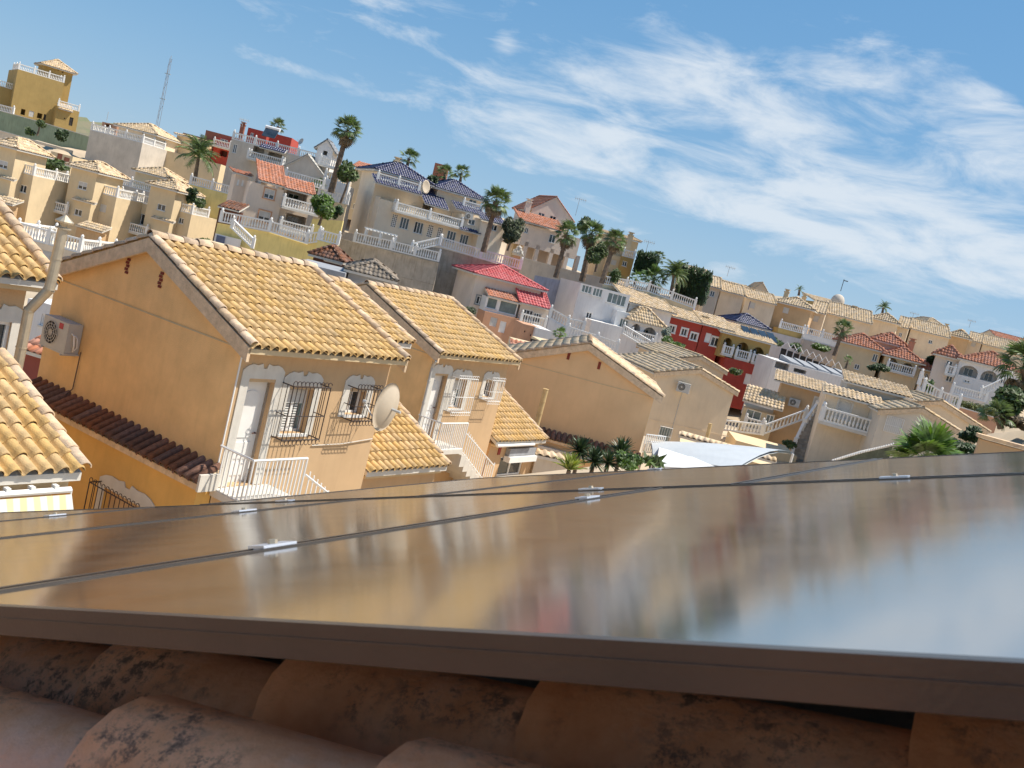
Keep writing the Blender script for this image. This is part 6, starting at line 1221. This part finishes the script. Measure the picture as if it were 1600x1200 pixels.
bush('green bushes on the white terrace right of the cobalt pavilion', 1210, 533, 106, 34, 14, LEAFM, 900, .16); bush('second clump of bushes along the mesh fence', 1243, 542, 106, 18, 12, LEAFM, 500, .16); bush('bright clipped bush further along the white terrace', 1281, 544, 108, 26, 13, LEAFB, 800, .15)
bush('dark round bush before the bungalow porch', 1371, 575, 98, 30, 15, LEAFD, 1200, .14); bush('light green bush by the scalloped balustrade', 1451, 602, 84, 16, 24, LEAFB, 700, .13); bush('dark tree between the bungalow and the arched villa', 1455, 564, 106, 16, 16, LEAFD, 600, .15)
hedge('clipped yellow green hedge on the salmon garden wall', (1492, 638, 86), (1550, 652, 86), 14, mat('leaf_hedge', (.16, .19, .03), .6, .3, 3, 0, 1, rand=.4, trans=.2), 1600, .12)
bush('big leafy mass with hanging dry stems at the right edge', 1582, 632, 43, 62, 46, LEAFM, 3800, .12, name='tree', cat='tree', lobes=8, trunk=(1590, 668)); bush('dark green bush behind the parapet at the right edge', 1520, 678, 40, 34, 22, LEAFD, 1400, .1); bush('dry brown undergrowth beneath the leafy mass', 1590, 660, 42.5, 50, 18, DEADF, 1200, .1)
bush('dark hedge mass low behind the fan palm', 1500, 694, 38, 60, 22, LEAFD, 1600, .1)
bush('potted plants on the terrace by the curved stair', 1232, 694, 66, 22, 12, LEAFM, 500, .1); bush('flowering plants in front of the red wall', 1150, 580, 88, 20, 12, LEAFM, 500, .12); bush('bright shrub at the foot of the red windows', 1060, 538, 92, 20, 8, LEAFB, 500, .12)
bush('yellow flowering shrub below the lemon wall', 318, 378, 72, 16, 12, LEAFB, 400, .1)
bush('green shrubs between the white stair and the tan roofs', 1046, 532, 90, 22, 12, LEAFB, 600, .12); bush('white oleander bush at the foot of the white house', 1040, 520, 93, 14, 16, mat('leaf_pale', (.35, .40, .30), .6, .3, 3, 0, 1, rand=.4, trans=.2), 600, .12)
bush('low scrub on the slope under the stone wall', 700, 478, 88, 40, 14, LEAFM, 700, .14); bush('scrub behind the second gable roof', 735, 486, 86, 18, 12, LEAFG, 500, .12)
# far green hills
m = MB(); pts = []; rnd = random.Random(5)
for i in range(60):
    px = 100+i*9; t = i/59; P = at(px, 183+(px-125)*.262-6*math.sin(i*.7)-3*math.sin(i*1.9), 600); pts.append(P)
for k in range(6):
    for P in pts: m.v.append((P.x+k*6, P.y+k*40-(0 if k else 0), P.z-k*k*1.2))
hl = MB()
rows = [[(P.x, P.y-80*j, P.z-j*9-rnd.random()*1.5) for P in pts] for j in range(5)]
for r in rows: hl.v += r
for j in range(4):
    for i in range(59): a = j*60+i; hl.f.append((a, a+1, a+61, a+60))
o = link('hills', hl.mesh('hills', mat('far_scrub', (.10, .12, .06), .95, .4, .05, 0, 1, col2=(.20, .16, .11)), False)); o['kind'] = 'structure'

# ================================================================== ground
def make_ground():
    pts = BASES+[(0, 3, 0), (-10, 8, 0), (10, 12, 0), (5, 25, 0), (0, -60, 0), (-150, -50, -3), (200, -60, -3)]
    ctr = [(x, y, z) for x, y, z in pts]; far = []
    mb = MB(); xs = [-3000, -1200, -500, -300, -220, -160, -120]+[-96+4*i for i in range(68)]+[190, 220, 280, 420, 600, 1200, 3000]; ys = [-3000, -1200, -400, -150, -60, -20]+[4*i for i in range(54)]+[230, 260, 300, 380, 450, 600, 1200, 4000]
    cr = [(x, y, z, math.hypot(x, y)) for x, y, z in pts]
    for y in ys:
        for x in xs:
            sw = 1e-9; sz = 0; r = math.hypot(x, y)
            for (a, b, c, rr) in cr:
                w_ = 1/((x-a)**2+(y-b)**2+5)**2
                if rr > r: w_ *= max(.004, math.exp(-(rr-r)*.9))
                sw += w_; sz += w_*c
            z = sz/sw-.35
            if y > 0 and x < .47*y:
                cap = 9-.16*r if r < 45 else (1.8-(r-45)*.05 if r < 102 else -1.05+(r-102)*.3)
                z = min(z, cap)
            far_ = min(1, max(0, math.hypot(x-40, y-90)-150)/200); z = z*(1-far_)-8*far_
            mb.v.append((x, y, z))
    n = len(xs)
    for j in range(len(ys)-1):
        for i in range(n-1): mb.f.append((j*n+i, j*n+i+1, (j+1)*n+i+1, (j+1)*n+i))
    o = link('ground', mb.mesh('ground', EARTH, True)); o['kind'] = 'structure'
make_ground()
